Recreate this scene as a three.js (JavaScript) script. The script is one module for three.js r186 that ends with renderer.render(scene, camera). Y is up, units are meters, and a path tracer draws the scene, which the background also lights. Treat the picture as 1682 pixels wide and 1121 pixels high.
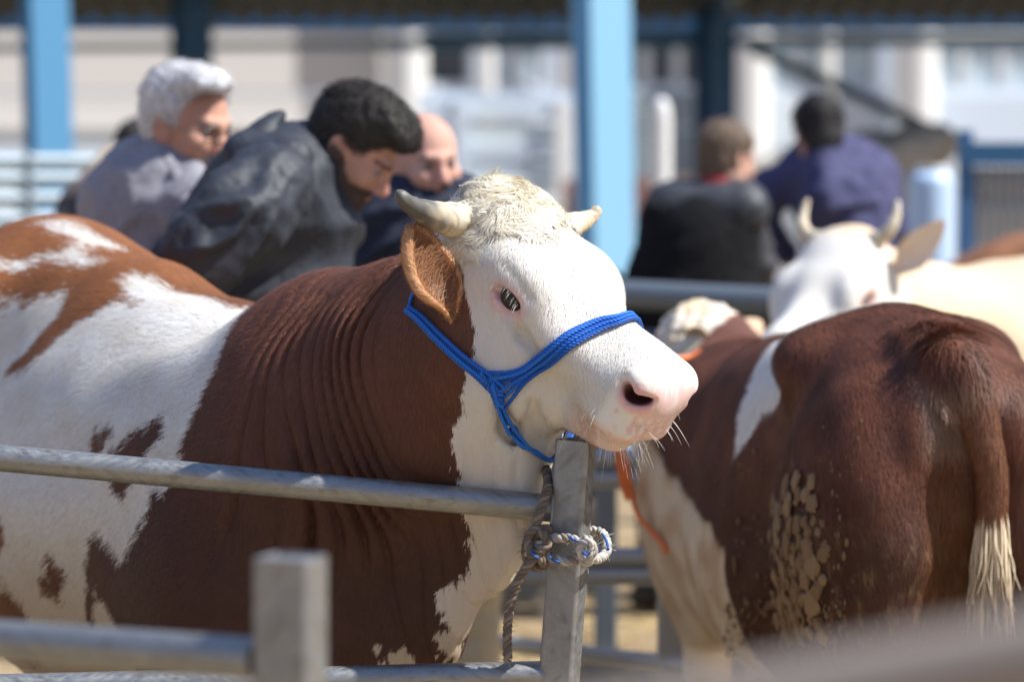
import * as THREE from 'three';
import { mergeGeometries } from 'three/addons/utils/BufferGeometryUtils.js';
import { createNoise3D } from 'simplex-noise';

// ---------------------------------------------------------------- camera, sky, sun, exposure
const scene = new THREE.Scene();
const camera = new THREE.PerspectiveCamera(11.43, 1682 / 1121, 0.1, 600);
camera.position.set(0, 1.55, 0);
camera.rotation.x = -0.0554;                       // a long lens held at eye height, tipped slightly down
camera.focus = 5.98;
camera.userData.fStop = 2.4;
scene.add(camera);

function skyTexture() {
  const w = 512, h = 256, d = new Float32Array(w * h * 4);
  for (let j = 0; j < h; j++) for (let i = 0; i < w; i++) {
    const e = Math.sin((j + 0.5) / h * Math.PI - Math.PI / 2);   // -1 down .. 1 up
    const t = Math.max(0, e), up = Math.pow(t, 0.42);
    let r = 0.80 + (0.20 - 0.80) * up, g = 0.86 + (0.36 - 0.86) * up, b = 0.95 + (0.78 - 0.95) * up;
    if (e < 0) { const k = Math.min(1, -e * 8); r += (0.34 - r) * k; g += (0.30 - g) * k; b += (0.25 - b) * k; }
    const o = (j * w + i) * 4, s = 0.50;
    d[o] = r * s; d[o + 1] = g * s; d[o + 2] = b * s; d[o + 3] = 1;
  }
  const t = new THREE.DataTexture(d, w, h, THREE.RGBAFormat, THREE.FloatType);
  t.mapping = THREE.EquirectangularReflectionMapping; t.magFilter = THREE.LinearFilter; t.minFilter = THREE.LinearFilter;
  t.colorSpace = THREE.LinearSRGBColorSpace; t.needsUpdate = true;
  return t;
}
scene.background = skyTexture();
scene.environment = scene.background;
const sun = new THREE.DirectionalLight(new THREE.Color(1.0, 0.975, 0.935), 4.9);
sun.position.set(7.2, 9.4, -6 + 1.5);              // high, from the right and a little behind the animals
sun.target.position.set(0, 0.6, -6);
sun.castShadow = true; sun.shadow.mapSize.set(4096, 4096); sun.shadow.bias = -0.0005;
Object.assign(sun.shadow.camera, { left: -30, right: 30, top: 30, bottom: -30, near: 0.5, far: 120 });
scene.add(sun, sun.target);

const renderer = new THREE.WebGLRenderer({ antialias: true });
renderer.toneMapping = THREE.LinearToneMapping;
renderer.toneMappingExposure = 1.48;
renderer.shadowMap.enabled = true;
renderer.shadowMap.type = THREE.PCFSoftShadowMap;
// ---------------------------------------------------------------- helpers
function rng(seed) { let a = seed >>> 0; return () => { a = (a + 0x6D2B79F5) >>> 0; let t = a; t = Math.imul(t ^ (t >>> 15), t | 1); t ^= t + Math.imul(t ^ (t >>> 7), t | 61); return ((t ^ (t >>> 14)) >>> 0) / 4294967296; }; }
const noise3 = createNoise3D(rng(77));
const clamp = (x, a = 0, b = 1) => Math.min(b, Math.max(a, x));
const smooth = (a, b, x) => { const t = clamp((x - a) / (b - a)); return t * t * (3 - 2 * t); };
const lerp = (a, b, t) => a + (b - a) * t;
const mixc = (a, b, t) => [lerp(a[0], b[0], t), lerp(a[1], b[1], t), lerp(a[2], b[2], t)];
const V = (x, y, z) => new THREE.Vector3(x, y, z);
// a spot in the place: metres to the right per metre of distance, metres below eye height per metre of distance, distance
const EYE = 1.55, LENS = 5600;
const at = (px, py, d) => [(px - 841) / LENS * d, EYE - (py - 250) / LENS * d, -d];

const names = new Map();
function numbered(n) { const k = names.get(n) ?? 0; names.set(n, k + 1); return k ? n + '_' + String(k).padStart(3, '0') : n; }
function tag(o, label, category, group, kind) {
  if (label) o.userData.label = label;
  if (category) o.userData.category = category;
  if (group) o.userData.group = group;
  if (kind) o.userData.kind = kind;
  return o;
}
function base(name, label, category, pos = [0, 0, 0], turn = 0, group) {
  const g = new THREE.Group(); g.name = numbered(name); g.position.set(...pos); g.rotation.y = turn;
  scene.add(g); return tag(g, label, category, group);
}
function mesh(name, geo, mat, parent) {
  const m = new THREE.Mesh(geo, mat); m.name = parent && parent !== scene ? name : numbered(name);
  m.castShadow = m.receiveShadow = true; (parent ?? scene).add(m); return m;
}
// geometry made in world coordinates, moved into the axes of a thing that stands somewhere else
function local(geo, thing) { thing.updateMatrixWorld(true); geo.applyMatrix4(thing.matrixWorld.clone().invert()); return geo; }
function std(color, rough = 0.8, o = {}) { return new THREE.MeshStandardMaterial({ color: new THREE.Color().setRGB(...color), roughness: rough, ...o }); }

// frame: own axes set somewhere in the world
class Frame {
  constructor(o, X, Y, Z, s = 1) { this.o = o; this.X = X; this.Y = Y; this.Z = Z; this.s = s; }
  p(a, b, c) { const { o, X, Y, Z, s } = this; a *= s; b *= s; c *= s; return [o[0] + X[0] * a + Y[0] * b + Z[0] * c, o[1] + X[1] * a + Y[1] * b + Z[1] * c, o[2] + X[2] * a + Y[2] * b + Z[2] * c]; }
  v(a, b, c) { const { X, Y, Z } = this; return [X[0] * a + Y[0] * b + Z[0] * c, X[1] * a + Y[1] * b + Z[1] * c, X[2] * a + Y[2] * b + Z[2] * c]; }
  q(x, y, z) { const { o, X, Y, Z, s } = this, dx = (x - o[0]) / s, dy = (y - o[1]) / s, dz = (z - o[2]) / s; return [dx * X[0] + dy * X[1] + dz * X[2], dx * Y[0] + dy * Y[1] + dz * Y[2], dx * Z[0] + dy * Z[1] + dz * Z[2]]; }
}
const WORLD = new Frame([0, 0, 0], [1, 0, 0], [0, 1, 0], [0, 0, 1]);
// yaw: direction of X in plan (0 = to the right, 90 = to the viewer), pitch down, roll; Z is the right-hand side
function frame(o, yaw, pitch = 0, roll = 0, s = 1) {
  const y = yaw * Math.PI / 180, p = pitch * Math.PI / 180, r = roll * Math.PI / 180;
  const X = [Math.cos(p) * Math.cos(y), -Math.sin(p), Math.cos(p) * Math.sin(y)];
  const U = [Math.sin(p) * Math.cos(y), Math.cos(p), Math.sin(p) * Math.sin(y)];
  const R = [-Math.sin(y), 0, Math.cos(y)];
  const Y = U.map((u, i) => u * Math.cos(r) + R[i] * Math.sin(r)), Z = R.map((c, i) => c * Math.cos(r) - U[i] * Math.sin(r));
  return new Frame(o, X, Y, Z, s);
}

// rounded solids blended into one skin and meshed by surface nets
class Field {
  constructor() { this.prims = []; this.subs = []; this.f = WORLD; this.k = 0.05; }
  in(f, k) { this.f = f; if (k !== undefined) this.k = k; return this; }
  add(o, k, sub) { o.k = k ?? this.k; (sub ? this.subs : this.prims).push(o); return this; }
  ell(c, r, k, rot, sub) {
    const C = this.f.p(...c), m = new THREE.Matrix4().makeRotationFromEuler(new THREE.Euler(...(rot ?? [0, 0, 0]).map((a) => a * Math.PI / 180))).elements;
    const ax = [0, 4, 8].map((i) => this.f.v(m[i], m[i + 1], m[i + 2]));
    const [A, B, D] = ax, [ra, rb, rc] = r.map((v) => v * this.f.s);
    return this.add({ d(x, y, z) {
      x -= C[0]; y -= C[1]; z -= C[2];
      const u = (x * A[0] + y * A[1] + z * A[2]) / ra, v = (x * B[0] + y * B[1] + z * B[2]) / rb, w = (x * D[0] + y * D[1] + z * D[2]) / rc;
      const k0 = Math.sqrt(u * u + v * v + w * w), k1 = Math.sqrt(u * u / (ra * ra) + v * v / (rb * rb) + w * w / (rc * rc));
      return k1 < 1e-9 ? -Math.min(ra, rb, rc) : k0 * (k0 - 1) / k1;
    } }, k, sub);
  }
  cone(a, b, ra, rb, k, sub) {
    ra *= this.f.s; rb *= this.f.s;
    const A = this.f.p(...a), B = this.f.p(...b), bx = B[0] - A[0], by = B[1] - A[1], bz = B[2] - A[2], l2 = bx * bx + by * by + bz * bz || 1e-9;
    return this.add({ d(x, y, z) {
      x -= A[0]; y -= A[1]; z -= A[2];
      let h = (x * bx + y * by + z * bz) / l2; h = h < 0 ? 0 : h > 1 ? 1 : h;
      const dx = x - bx * h, dy = y - by * h, dz = z - bz * h;
      return Math.sqrt(dx * dx + dy * dy + dz * dz) - (ra + (rb - ra) * h);
    } }, k, sub);
  }
  chain(pts, k, sub) { for (let i = 0; i + 1 < pts.length; i++) this.cone(pts[i].slice(0, 3), pts[i + 1].slice(0, 3), pts[i][3], pts[i + 1][3], k, sub); return this; }
  cutEll(c, r, k, rot) { return this.ell(c, r, k, rot, true); }
  cut(a, b, ra, rb, k) { return this.cone(a, b, ra, rb, k, true); }
  value(x, y, z, P = this.prims, S = this.subs) {
    let d = 1e3;
    for (const p of P) { const e = p.d(x, y, z), k = p.k; const h = k - Math.abs(d - e); d = d < e ? d : e; if (h > 0) d -= h * h / (4 * k); }
    for (const p of S) { const e = -p.d(x, y, z), k = p.k; const h = k - Math.abs(d - e); d = d > e ? d : e; if (h > 0) d += h * h / (4 * k); }
    return d;
  }
  grad(x, y, z, e = 0.002) {
    const g = [this.value(x + e, y, z) - this.value(x - e, y, z), this.value(x, y + e, z) - this.value(x, y - e, z), this.value(x, y, z + e) - this.value(x, y, z - e)];
    const l = Math.hypot(...g) || 1; return g.map((v) => v / l);
  }
  // the nearest place on the skin, lifted by `lift`
  snap(p, lift = 0) { let q = [...p]; for (let i = 0; i < 12; i++) { const d = this.value(...q) - lift, g = this.grad(...q); q = q.map((v, j) => v - g[j] * d * 0.9); } return q; }
  // along a line of sight from the eye: first hit or null
  ray(o, dir, t0, t1) { let t = t0; for (let i = 0; i < 400 && t < t1; i++) { const d = this.value(o[0] + dir[0] * t, o[1] + dir[1] * t, o[2] + dir[2] * t); if (d < 0.0008) return [o[0] + dir[0] * t, o[1] + dir[1] * t, o[2] + dir[2] * t]; t += Math.max(d * 0.7, 0.0008); } return null; }
  mesh(lo, hi, h, keep) {
    const N = 8, bs = N * h, bR = bs * Math.sqrt(3) / 2, n = [0, 1, 2].map((i) => Math.ceil((hi[i] - lo[i]) / bs));
    const cells = [n[0] * N + 2, n[1] * N + 2, n[2] * N + 2], pos = [], vid = new Map(), blocks = [], idx = [];
    const M = N + 1, key = (i, j, k) => (i * cells[1] + j) * cells[2] + k;
    for (let bi = 0; bi < n[0]; bi++) for (let bj = 0; bj < n[1]; bj++) for (let bk = 0; bk < n[2]; bk++) {
      const cx = lo[0] + (bi + 0.5) * bs, cy = lo[1] + (bj + 0.5) * bs, cz = lo[2] + (bk + 0.5) * bs;
      if (keep && !keep(cx, cy, cz, bR)) continue;
      const ds = this.prims.map((p) => p.d(cx, cy, cz)); let mn = 1e9; for (const d of ds) if (d < mn) mn = d;
      if (mn > bR * 2.2 + 0.12) continue;
      const P = this.prims.filter((p, i) => ds[i] < Math.max(mn, 0) + p.k + bR * 3 + 0.05), S = this.subs.filter((p) => p.d(cx, cy, cz) < bR * 3 + p.k + 0.05);
      if (!P.length) continue;
      const c0 = this.value(cx, cy, cz, P, S); if (Math.abs(c0) > bR * 1.9) continue;
      const v = new Float32Array(M * M * M); let q = 0, neg = 0;
      for (let i = 0; i < M; i++) for (let j = 0; j < M; j++) for (let k = 0; k < M; k++) {
        const d = this.value(lo[0] + (bi * N + i) * h, lo[1] + (bj * N + j) * h, lo[2] + (bk * N + k) * h, P, S); v[q++] = d; if (d < 0) neg++;
      }
      if (!neg || neg === q) continue;
      blocks.push([bi, bj, bk, v]);
      for (let i = 0; i < N; i++) for (let j = 0; j < N; j++) for (let k = 0; k < N; k++) {
        let mask = 0, ex = 0, ey = 0, ez = 0, c = 0; const val = [];
        for (let t = 0; t < 8; t++) { const d = v[((i + (t & 1)) * M + j + (t >> 1 & 1)) * M + k + (t >> 2)]; val.push(d); if (d < 0) mask |= 1 << t; }
        if (mask === 0 || mask === 255) continue;
        for (let t = 0; t < 8; t++) for (let ax = 0; ax < 3; ax++) { const u = t | 1 << ax; if (u === t || (val[t] < 0) === (val[u] < 0)) continue;
          const s = val[t] / (val[t] - val[u]); ex += (t & 1) + (ax === 0 ? s : 0); ey += (t >> 1 & 1) + (ax === 1 ? s : 0); ez += (t >> 2) + (ax === 2 ? s : 0); c++; }
        const I = bi * N + i, J = bj * N + j, K = bk * N + k;
        vid.set(key(I, J, K), pos.length / 3); pos.push(lo[0] + (I + ex / c) * h, lo[1] + (J + ey / c) * h, lo[2] + (K + ez / c) * h);
      }
    }
    for (const [bi, bj, bk, v] of blocks) for (let i = 0; i < N; i++) for (let j = 0; j < N; j++) for (let k = 0; k < N; k++) {
      const d0 = v[(i * M + j) * M + k] < 0, I = bi * N + i, J = bj * N + j, K = bk * N + k;
      for (let ax = 0; ax < 3; ax++) {
        const d1 = v[((i + (ax === 0)) * M + j + (ax === 1)) * M + k + (ax === 2)] < 0; if (d0 === d1) continue;
        const q = ax === 0 ? [[0, -1, -1], [0, 0, -1], [0, 0, 0], [0, -1, 0]] : ax === 1 ? [[-1, 0, -1], [-1, 0, 0], [0, 0, 0], [0, 0, -1]] : [[-1, -1, 0], [0, -1, 0], [0, 0, 0], [-1, 0, 0]];
        const w = q.map(([a, b, c]) => vid.get(key(I + a, J + b, K + c))); if (w.some((x) => x === undefined)) continue;
        if (d0) idx.push(w[0], w[1], w[2], w[0], w[2], w[3]); else idx.push(w[0], w[2], w[1], w[0], w[3], w[2]);
      }
    }
    const g = new THREE.BufferGeometry();
    g.setAttribute('position', new THREE.Float32BufferAttribute(pos, 3)); g.setIndex(idx); g.computeVertexNormals();
    return g;
  }
}
// push vertices along their normals, then colour them
function finish(g, move, color) {
  const p = g.attributes.position, n = g.attributes.normal;
  if (move) { for (let i = 0; i < p.count; i++) { const x = p.getX(i), y = p.getY(i), z = p.getZ(i), d = move(x, y, z, n.getX(i), n.getY(i), n.getZ(i)); p.setXYZ(i, x + n.getX(i) * d, y + n.getY(i) * d, z + n.getZ(i) * d); } g.computeVertexNormals(); }
  if (color) { const c = new Float32Array(p.count * 3); for (let i = 0; i < p.count; i++) c.set(color(p.getX(i), p.getY(i), p.getZ(i), n.getX(i), n.getY(i), n.getZ(i)), i * 3); g.setAttribute('color', new THREE.BufferAttribute(c, 3)); }
  return g;
}
function tube(pts, r, seg = 8, n, closed = false) {
  const c = new THREE.CatmullRomCurve3(pts.map((p) => V(...p)), closed);
  return new THREE.TubeGeometry(c, n ?? Math.max(8, pts.length * 6), r, seg, closed);
}
// tube whose radius follows f(t), with rounded ends
function taper(pts, f, n = 24, seg = 12) {
  const c = new THREE.CatmullRomCurve3(pts.map((p) => V(...p))), g = new THREE.TubeGeometry(c, n, 1, seg, false), p = g.attributes.position, q = V(0, 0, 0);
  for (let i = 0; i <= n; i++) { c.getPointAt(i / n, q); const r = f(i / n); for (let j = 0; j <= seg; j++) { const k = i * (seg + 1) + j; p.setXYZ(k, q.x + (p.getX(k) - q.x) * r, q.y + (p.getY(k) - q.y) * r, q.z + (p.getZ(k) - q.z) * r); } }
  g.computeVertexNormals(); return g;
}
// laid rope: strands wound round a path
function ropeStrands(pts, R, strands, pitch, r, closed = false, seg = 6) {
  const c = new THREE.CatmullRomCurve3(pts.map((p) => V(...p)), closed), L = c.getLength(), n = Math.max(16, Math.round(L / (pitch / 8)));
  const fr = c.computeFrenetFrames(n, closed), out = [];
  for (let s = 0; s < strands; s++) {
    const q = [];
    for (let i = 0; i <= n; i++) { const a = s / strands * 2 * Math.PI + i / n * L / pitch * 2 * Math.PI, p = c.getPointAt(i / n), N = fr.normals[i], B = fr.binormals[i]; q.push(p.clone().addScaledVector(N, Math.cos(a) * R).addScaledVector(B, Math.sin(a) * R)); }
    out.push(new THREE.TubeGeometry(new THREE.CatmullRomCurve3(q), n * 2, r, seg, false));
  }
  return out;
}
// short hairs lying on a skin: one flat blade, its own size, lie and colour each
const blade = (() => {
  const g = new THREE.BufferGeometry(), p = [], n = [], ix = [];
  for (let i = 0; i <= 3; i++) { const t = i / 3, w = 0.5 * (1 - t * t * 0.92), y = 0.10 + t * 0.22 - t * t * 0.10; p.push(-w, y, t, w, y, t); n.push(0, 1, 0, 0, 1, 0); if (i < 3) { const a = i * 2; ix.push(a, a + 2, a + 1, a + 1, a + 2, a + 3); } }
  g.setAttribute('position', new THREE.Float32BufferAttribute(p, 3)); g.setAttribute('normal', new THREE.Float32BufferAttribute(n, 3)); g.setIndex(ix); return g;
})();
function grow(geo, count, seed, keep, flow, look, parent, name, mat) {
  const p = geo.attributes.position, n = geo.attributes.normal, ix = geo.index.array, R = rng(seed), area = new Float64Array(ix.length / 3); let sum = 0;
  const g = (i) => [p.getX(i), p.getY(i), p.getZ(i)];
  for (let t = 0; t < area.length; t++) {
    const a = ix[t * 3], b = ix[t * 3 + 1], c = ix[t * 3 + 2], A = g(a), B = g(b), C = g(c);
    const w = keep((A[0] + B[0] + C[0]) / 3, (A[1] + B[1] + C[1]) / 3, (A[2] + B[2] + C[2]) / 3, n.getX(a), n.getY(a), n.getZ(a));
    const u = B.map((v, i) => v - A[i]), v = C.map((q, i) => q - A[i]);
    sum += w * 0.5 * Math.hypot(u[1] * v[2] - u[2] * v[1], u[2] * v[0] - u[0] * v[2], u[0] * v[1] - u[1] * v[0]); area[t] = sum;
  }
  const im = new THREE.InstancedMesh(blade, mat, count), m = new THREE.Matrix4(), col = new THREE.Color(); let t = 0;
  const inv = parent.matrixWorld.clone().invert(); parent.updateMatrixWorld(true); inv.copy(parent.matrixWorld).invert();
  for (let q = 0; q < count; q++) {
    const s = (q + R()) / count * sum; while (t < area.length - 1 && area[t] < s) t++;
    const a = ix[t * 3], b = ix[t * 3 + 1], c = ix[t * 3 + 2]; let u = R(), v = R(); if (u + v > 1) { u = 1 - u; v = 1 - v; } const w = 1 - u - v;
    const P = [0, 1, 2].map((i) => p.array[a * 3 + i] * w + p.array[b * 3 + i] * u + p.array[c * 3 + i] * v);
    let N = V(...[0, 1, 2].map((i) => n.array[a * 3 + i] * w + n.array[b * 3 + i] * u + n.array[c * 3 + i] * v)).normalize();
    const L = look(P, N, R), f = V(...flow(P, N, R)); f.addScaledVector(N, -f.dot(N)).normalize();
    const side = V(0, 0, 0).crossVectors(N, f); f.addScaledVector(side, (R() - 0.5) * (L.mess ?? 0.5)).normalize(); side.crossVectors(N, f);
    const lift = L.lift ?? 1;
    m.makeBasis(side.multiplyScalar(L.w), N.multiplyScalar(L.l * lift), f.multiplyScalar(L.l)).setPosition(...P).premultiply(inv);
    im.setMatrixAt(q, m); im.setColorAt(q, col.setRGB(...L.c));
  }
  im.name = name; im.castShadow = im.receiveShadow = true; im.userData.kind = 'stuff'; parent.add(im); return im;
}
const M = {
  hide: new THREE.MeshStandardMaterial({ vertexColors: true, roughness: 0.75 }),
  hair: new THREE.MeshStandardMaterial({ color: 0xffffff, roughness: 0.62, side: THREE.DoubleSide }),
  horn: new THREE.MeshStandardMaterial({ vertexColors: true, roughness: 0.5 }),
  eye: new THREE.MeshPhysicalMaterial({ color: new THREE.Color().setRGB(0.012, 0.010, 0.012), roughness: 0.14, specularIntensity: 0.7, clearcoat: 0.35, clearcoatRoughness: 0.05 }),
};
// ---------------------------------------------------------------- pen fences of galvanised tube
function canvasTexture(w, h, paint, srgb = true) { const c = document.createElement('canvas'); c.width = w; c.height = h; paint(c.getContext('2d'), w, h); const t = new THREE.CanvasTexture(c); t.wrapS = t.wrapT = THREE.RepeatWrapping; if (srgb) t.colorSpace = THREE.SRGBColorSpace; return t; }
function dataTexture(n, f, srgb = true) { const d = new Uint8Array(n * n * 4); for (let j = 0; j < n; j++) for (let i = 0; i < n; i++) { const q = f(i / n, j / n); d.set([q[0], q[1], q[2], 255], (j * n + i) * 4); } const t = new THREE.DataTexture(d, n, n); t.magFilter = THREE.LinearFilter; t.wrapS = t.wrapT = THREE.RepeatWrapping; if (srgb) t.colorSpace = THREE.SRGBColorSpace; t.needsUpdate = true; return t; }
const per = (u, v, f, o = 0) => { const a = u * 6.28318, b = v * 6.28318; return noise3(Math.cos(a) * f + o, Math.sin(a) * f + Math.cos(b) * f, Math.sin(b) * f + o); };   // repeats without a seam
const zincMap = dataTexture(512, (u, v) => { const n = per(u, v, 1.2) * 0.5 + per(u, v, 5, 7) * 0.3 + per(u, v, 16, 3) * 0.25; const drip = per(u, v * 0.25, 9, 11) * 0.2, k = 150 + (n + drip) * 11; const dirt = clamp(per(u, v, 2.2, 20) * 1.1 - 0.45) * 0.6; return [k * (1 - dirt * 0.25), k * 1.005 * (1 - dirt * 0.30), k * (1.0) * (1 - dirt * 0.42)]; });
const zincRough = dataTexture(256, (u, v) => { const k = 130 + per(u, v, 4, 5) * 40 + per(u, v, 14, 2) * 25; return [k, k, k]; }, false);
M.zinc = new THREE.MeshStandardMaterial({ map: zincMap, roughnessMap: zincRough, roughness: 0.9, metalness: 0.7, bumpMap: zincRough, bumpScale: 0.0006 });
M.zincFar = std([0.36, 0.38, 0.40], 0.5, { metalness: 0.5 });
function tubeBar(a, b, r) {                           // straight tube with uv in metres
  const A = V(...a), B = V(...b), L = A.distanceTo(B), g = new THREE.CylinderGeometry(r, r, L, 28, 1), uv = g.attributes.uv; for (let i = 0; i < uv.count; i++) uv.setXY(i, uv.getX(i) * 0.5, uv.getY(i) * L * 2.2);
  g.applyQuaternion(new THREE.Quaternion().setFromUnitVectors(V(0, 1, 0), B.clone().sub(A).normalize())); g.translate((A.x + B.x) / 2, (A.y + B.y) / 2, (A.z + B.z) / 2); return g;
}
function squareTube(w, h, wall = 0.003, r = 0.007) {   // open square tube with rounded corners, standing on y = 0
  const rr = (s, q) => { const p = new THREE.Path(), c = s / 2; p.moveTo(-c + q, -c); p.lineTo(c - q, -c); p.absarc(c - q, -c + q, q, -Math.PI / 2, 0); p.lineTo(c, c - q); p.absarc(c - q, c - q, q, 0, Math.PI / 2); p.lineTo(-c + q, c); p.absarc(-c + q, c - q, q, Math.PI / 2, Math.PI); p.lineTo(-c, -c + q); p.absarc(-c + q, -c + q, q, Math.PI, 1.5 * Math.PI); return p; };
  const s = new THREE.Shape(rr(w, r).getPoints(5)); s.holes.push(new THREE.Path(rr(w - wall * 2, r - wall * 0.7).getPoints(5)));
  const g = new THREE.ExtrudeGeometry(s, { depth: h, bevelEnabled: true, bevelSize: 0.0008, bevelThickness: 0.0008, bevelSegments: 1, curveSegments: 5 }); g.rotateX(-Math.PI / 2);
  const uv = g.attributes.uv, p = g.attributes.position; for (let i = 0; i < uv.count; i++) uv.setXY(i, (p.getX(i) + p.getZ(i)) * 2.2, p.getY(i) * 2.2); return g;
}
function capPlate(w, y) { const s = new THREE.BoxGeometry(w - 0.007, 0.003, w - 0.007); s.translate(0, y, 0); return s; }
function penPanel(label, foot, top, turn, w, rails, r, mat = M.zinc, group) {
  const g = base('pen_fence', label, 'fence', foot, turn, group); g.updateMatrixWorld(true);
  const post = squareTube(w, top[1] - foot[1]), lean = V(...top).sub(V(...foot)); post.applyQuaternion(new THREE.Quaternion().setFromUnitVectors(V(0, 1, 0), lean.clone().normalize().applyAxisAngle(V(0, 1, 0), -turn)));
  mesh('post', post, mat, g); const cap = capPlate(w, top[1] - foot[1] - 0.004); cap.applyQuaternion(new THREE.Quaternion().setFromUnitVectors(V(0, 1, 0), lean.clone().normalize().applyAxisAngle(V(0, 1, 0), -turn))); mesh('post_cap', cap, mat, g);
  { const e = rails[0][1], q = squareTube(w, e[1] + 0.12); q.rotateY(turn); q.translate(e[0] - w * 0.4, 0, e[2]); mesh('post', local(q, g), mat, g); }
  for (const [a, b] of rails) mesh('rail', local(tubeBar(a, b, r), g), mat, g);
  return g;
}
const postTop = at(947, 722, 6.0), postFoot = [at(921, 1121, 6.0)[0] - 0.045, 0, postTop[2]];
penPanel('galvanised pen fence whose square post carries the chin of the big bull', postFoot, postTop, -0.30, 0.060,
  [[at(912, 838, 6.01), at(-500, 708, 6.05)], [at(912, 1113, 6.0), at(-500, 1148, 5.9)], [[at(912, 838, 6)[0] - 0.03, 0.28, -6.0], [at(-500, 708, 6.05)[0], 0.28, -6.0]]], 0.0242);
const fgTop = at(476, 918, 3.85); const fgFoot = [fgTop[0] - 0.005, 0, fgTop[2]];
penPanel('blurred galvanised pen fence post and rail nearest the viewer', fgFoot, fgTop, -0.32, 0.066,
  [[at(425, 1088, 3.86), at(-500, 1019, 4.45)], [[fgTop[0] - 0.03, 0.62, -3.87], [at(-500, 1019, 4.45)[0], 0.60, -4.45]]], 0.0242);
// ---------------------------------------------------------------- ground, shed, buildings behind
const sandMap = dataTexture(1024, (u, v) => { const n = per(u, v, 1.3, 1) * 0.5 + per(u, v, 4, 8) * 0.35 + per(u, v, 13, 4) * 0.35 + per(u, v, 40, 2) * 0.3, w = clamp(0.5 + n * 0.5), s = clamp(per(u, v, 25, 31) * 2.2 - 0.9); return mixc(mixc([124, 104, 76], [176, 154, 119], w), [205, 184, 138], s).map((x) => Math.round(x)); });
const sandBump = dataTexture(512, (u, v) => { const k = 128 + per(u, v, 6, 3) * 50 + per(u, v, 22, 9) * 40; return [k, k, k]; }, false);
{
  const g = new THREE.PlaneGeometry(300, 300, 1, 1).rotateX(-Math.PI / 2); g.translate(0, 0, -60); const uv = g.attributes.uv; for (let i = 0; i < uv.count; i++) uv.setXY(i, uv.getX(i) * 120, uv.getY(i) * 120);
  tag(mesh('ground', g, new THREE.MeshStandardMaterial({ map: sandMap, roughness: 0.97, bumpMap: sandBump, bumpScale: 0.03 })), null, null, null, 'structure');
  // straw trodden into the sand behind the bull
  const R = rng(8), straw = []; for (let i = 0; i < 900; i++) { const d = 8.6 + R() * 5, x = (R() * 0.34 - 0.10) * d, a = R() * 6.28, l = 0.05 + R() * 0.16, s = new THREE.BoxGeometry(l, 0.006, 0.007); s.rotateY(a); s.rotateZ((R() - 0.5) * 0.3); s.translate(x, 0.012, -d); straw.push(s); }
  tag(mesh('straw', mergeGeometries(straw), std([0.55, 0.42, 0.20], 0.9)), 'loose yellow straw trodden into the sandy floor behind the bull', 'straw', null, 'stuff');
}
const M2 = {
  blue: std([0.085, 0.235, 0.43], 0.45), blueDark: std([0.045, 0.155, 0.33], 0.5), white: std([0.80, 0.80, 0.78], 0.6), beige: std([0.60, 0.575, 0.54], 0.85), pale: std([0.64, 0.71, 0.79], 0.6),
  roof: std([0.048, 0.074, 0.088], 0.75, { side: THREE.DoubleSide }), brick: std([0.50, 0.22, 0.17], 0.9), glass: new THREE.MeshPhysicalMaterial({ color: new THREE.Color().setRGB(0.45, 0.55, 0.62), roughness: 0.08, metalness: 0.0, clearcoat: 1, clearcoatRoughness: 0.05 }),
  glassDark: new THREE.MeshPhysicalMaterial({ color: new THREE.Color().setRGB(0.035, 0.04, 0.045), roughness: 0.1, clearcoat: 0.6 }), frame: std([0.62, 0.66, 0.70], 0.5), concrete: std([0.42, 0.41, 0.38], 0.9),
};
const box = (a, b) => { const g = new THREE.BoxGeometry(Math.abs(b[0] - a[0]), Math.abs(b[1] - a[1]), Math.abs(b[2] - a[2])); g.translate((a[0] + b[0]) / 2, (a[1] + b[1]) / 2, (a[2] + b[2]) / 2); return g; };
// --- steel columns: two flanges, a web, a foot plate
function column(label, px, d, w, h, mat, lean, group) {
  const x = (px - 841) / LENS * d, g = base('steel_column', label, 'column', [x, 0, -d], 0, group); g.rotation.set(0, 0.42, lean, 'ZYX');
  mesh('flange', box([-w / 2, 0.02, w / 2 - 0.012], [w / 2, h, w / 2]), mat, g); mesh('flange', box([-w / 2, 0.02, -w / 2], [w / 2, h, -w / 2 + 0.012]), mat, g);
  mesh('web', box([-0.006, 0.02, -w / 2 + 0.0125], [0.006, h, w / 2 - 0.0125]), mat, g); mesh('foot_plate', box([-w * 0.8, 0, -w * 0.8], [w * 0.8, 0.018, w * 0.8]), mat, g);
  for (const s of [-1, 1]) for (const q of [-1, 1]) { const b = new THREE.CylinderGeometry(0.016, 0.016, 0.03, 6); b.translate(s * w * 0.66, 0.03, q * w * 0.66); mesh('bolt', b, mat, g); }
}
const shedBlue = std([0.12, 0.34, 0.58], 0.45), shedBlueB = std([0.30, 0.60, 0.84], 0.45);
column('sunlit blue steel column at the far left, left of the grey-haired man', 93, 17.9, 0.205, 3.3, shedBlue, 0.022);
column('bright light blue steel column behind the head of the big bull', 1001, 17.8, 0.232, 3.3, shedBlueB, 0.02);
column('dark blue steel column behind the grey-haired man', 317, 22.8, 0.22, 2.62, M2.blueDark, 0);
column('dark blue steel column behind the man in the black padded vest', 1174, 23.4, 0.21, 2.58, M2.blueDark, 0);
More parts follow.
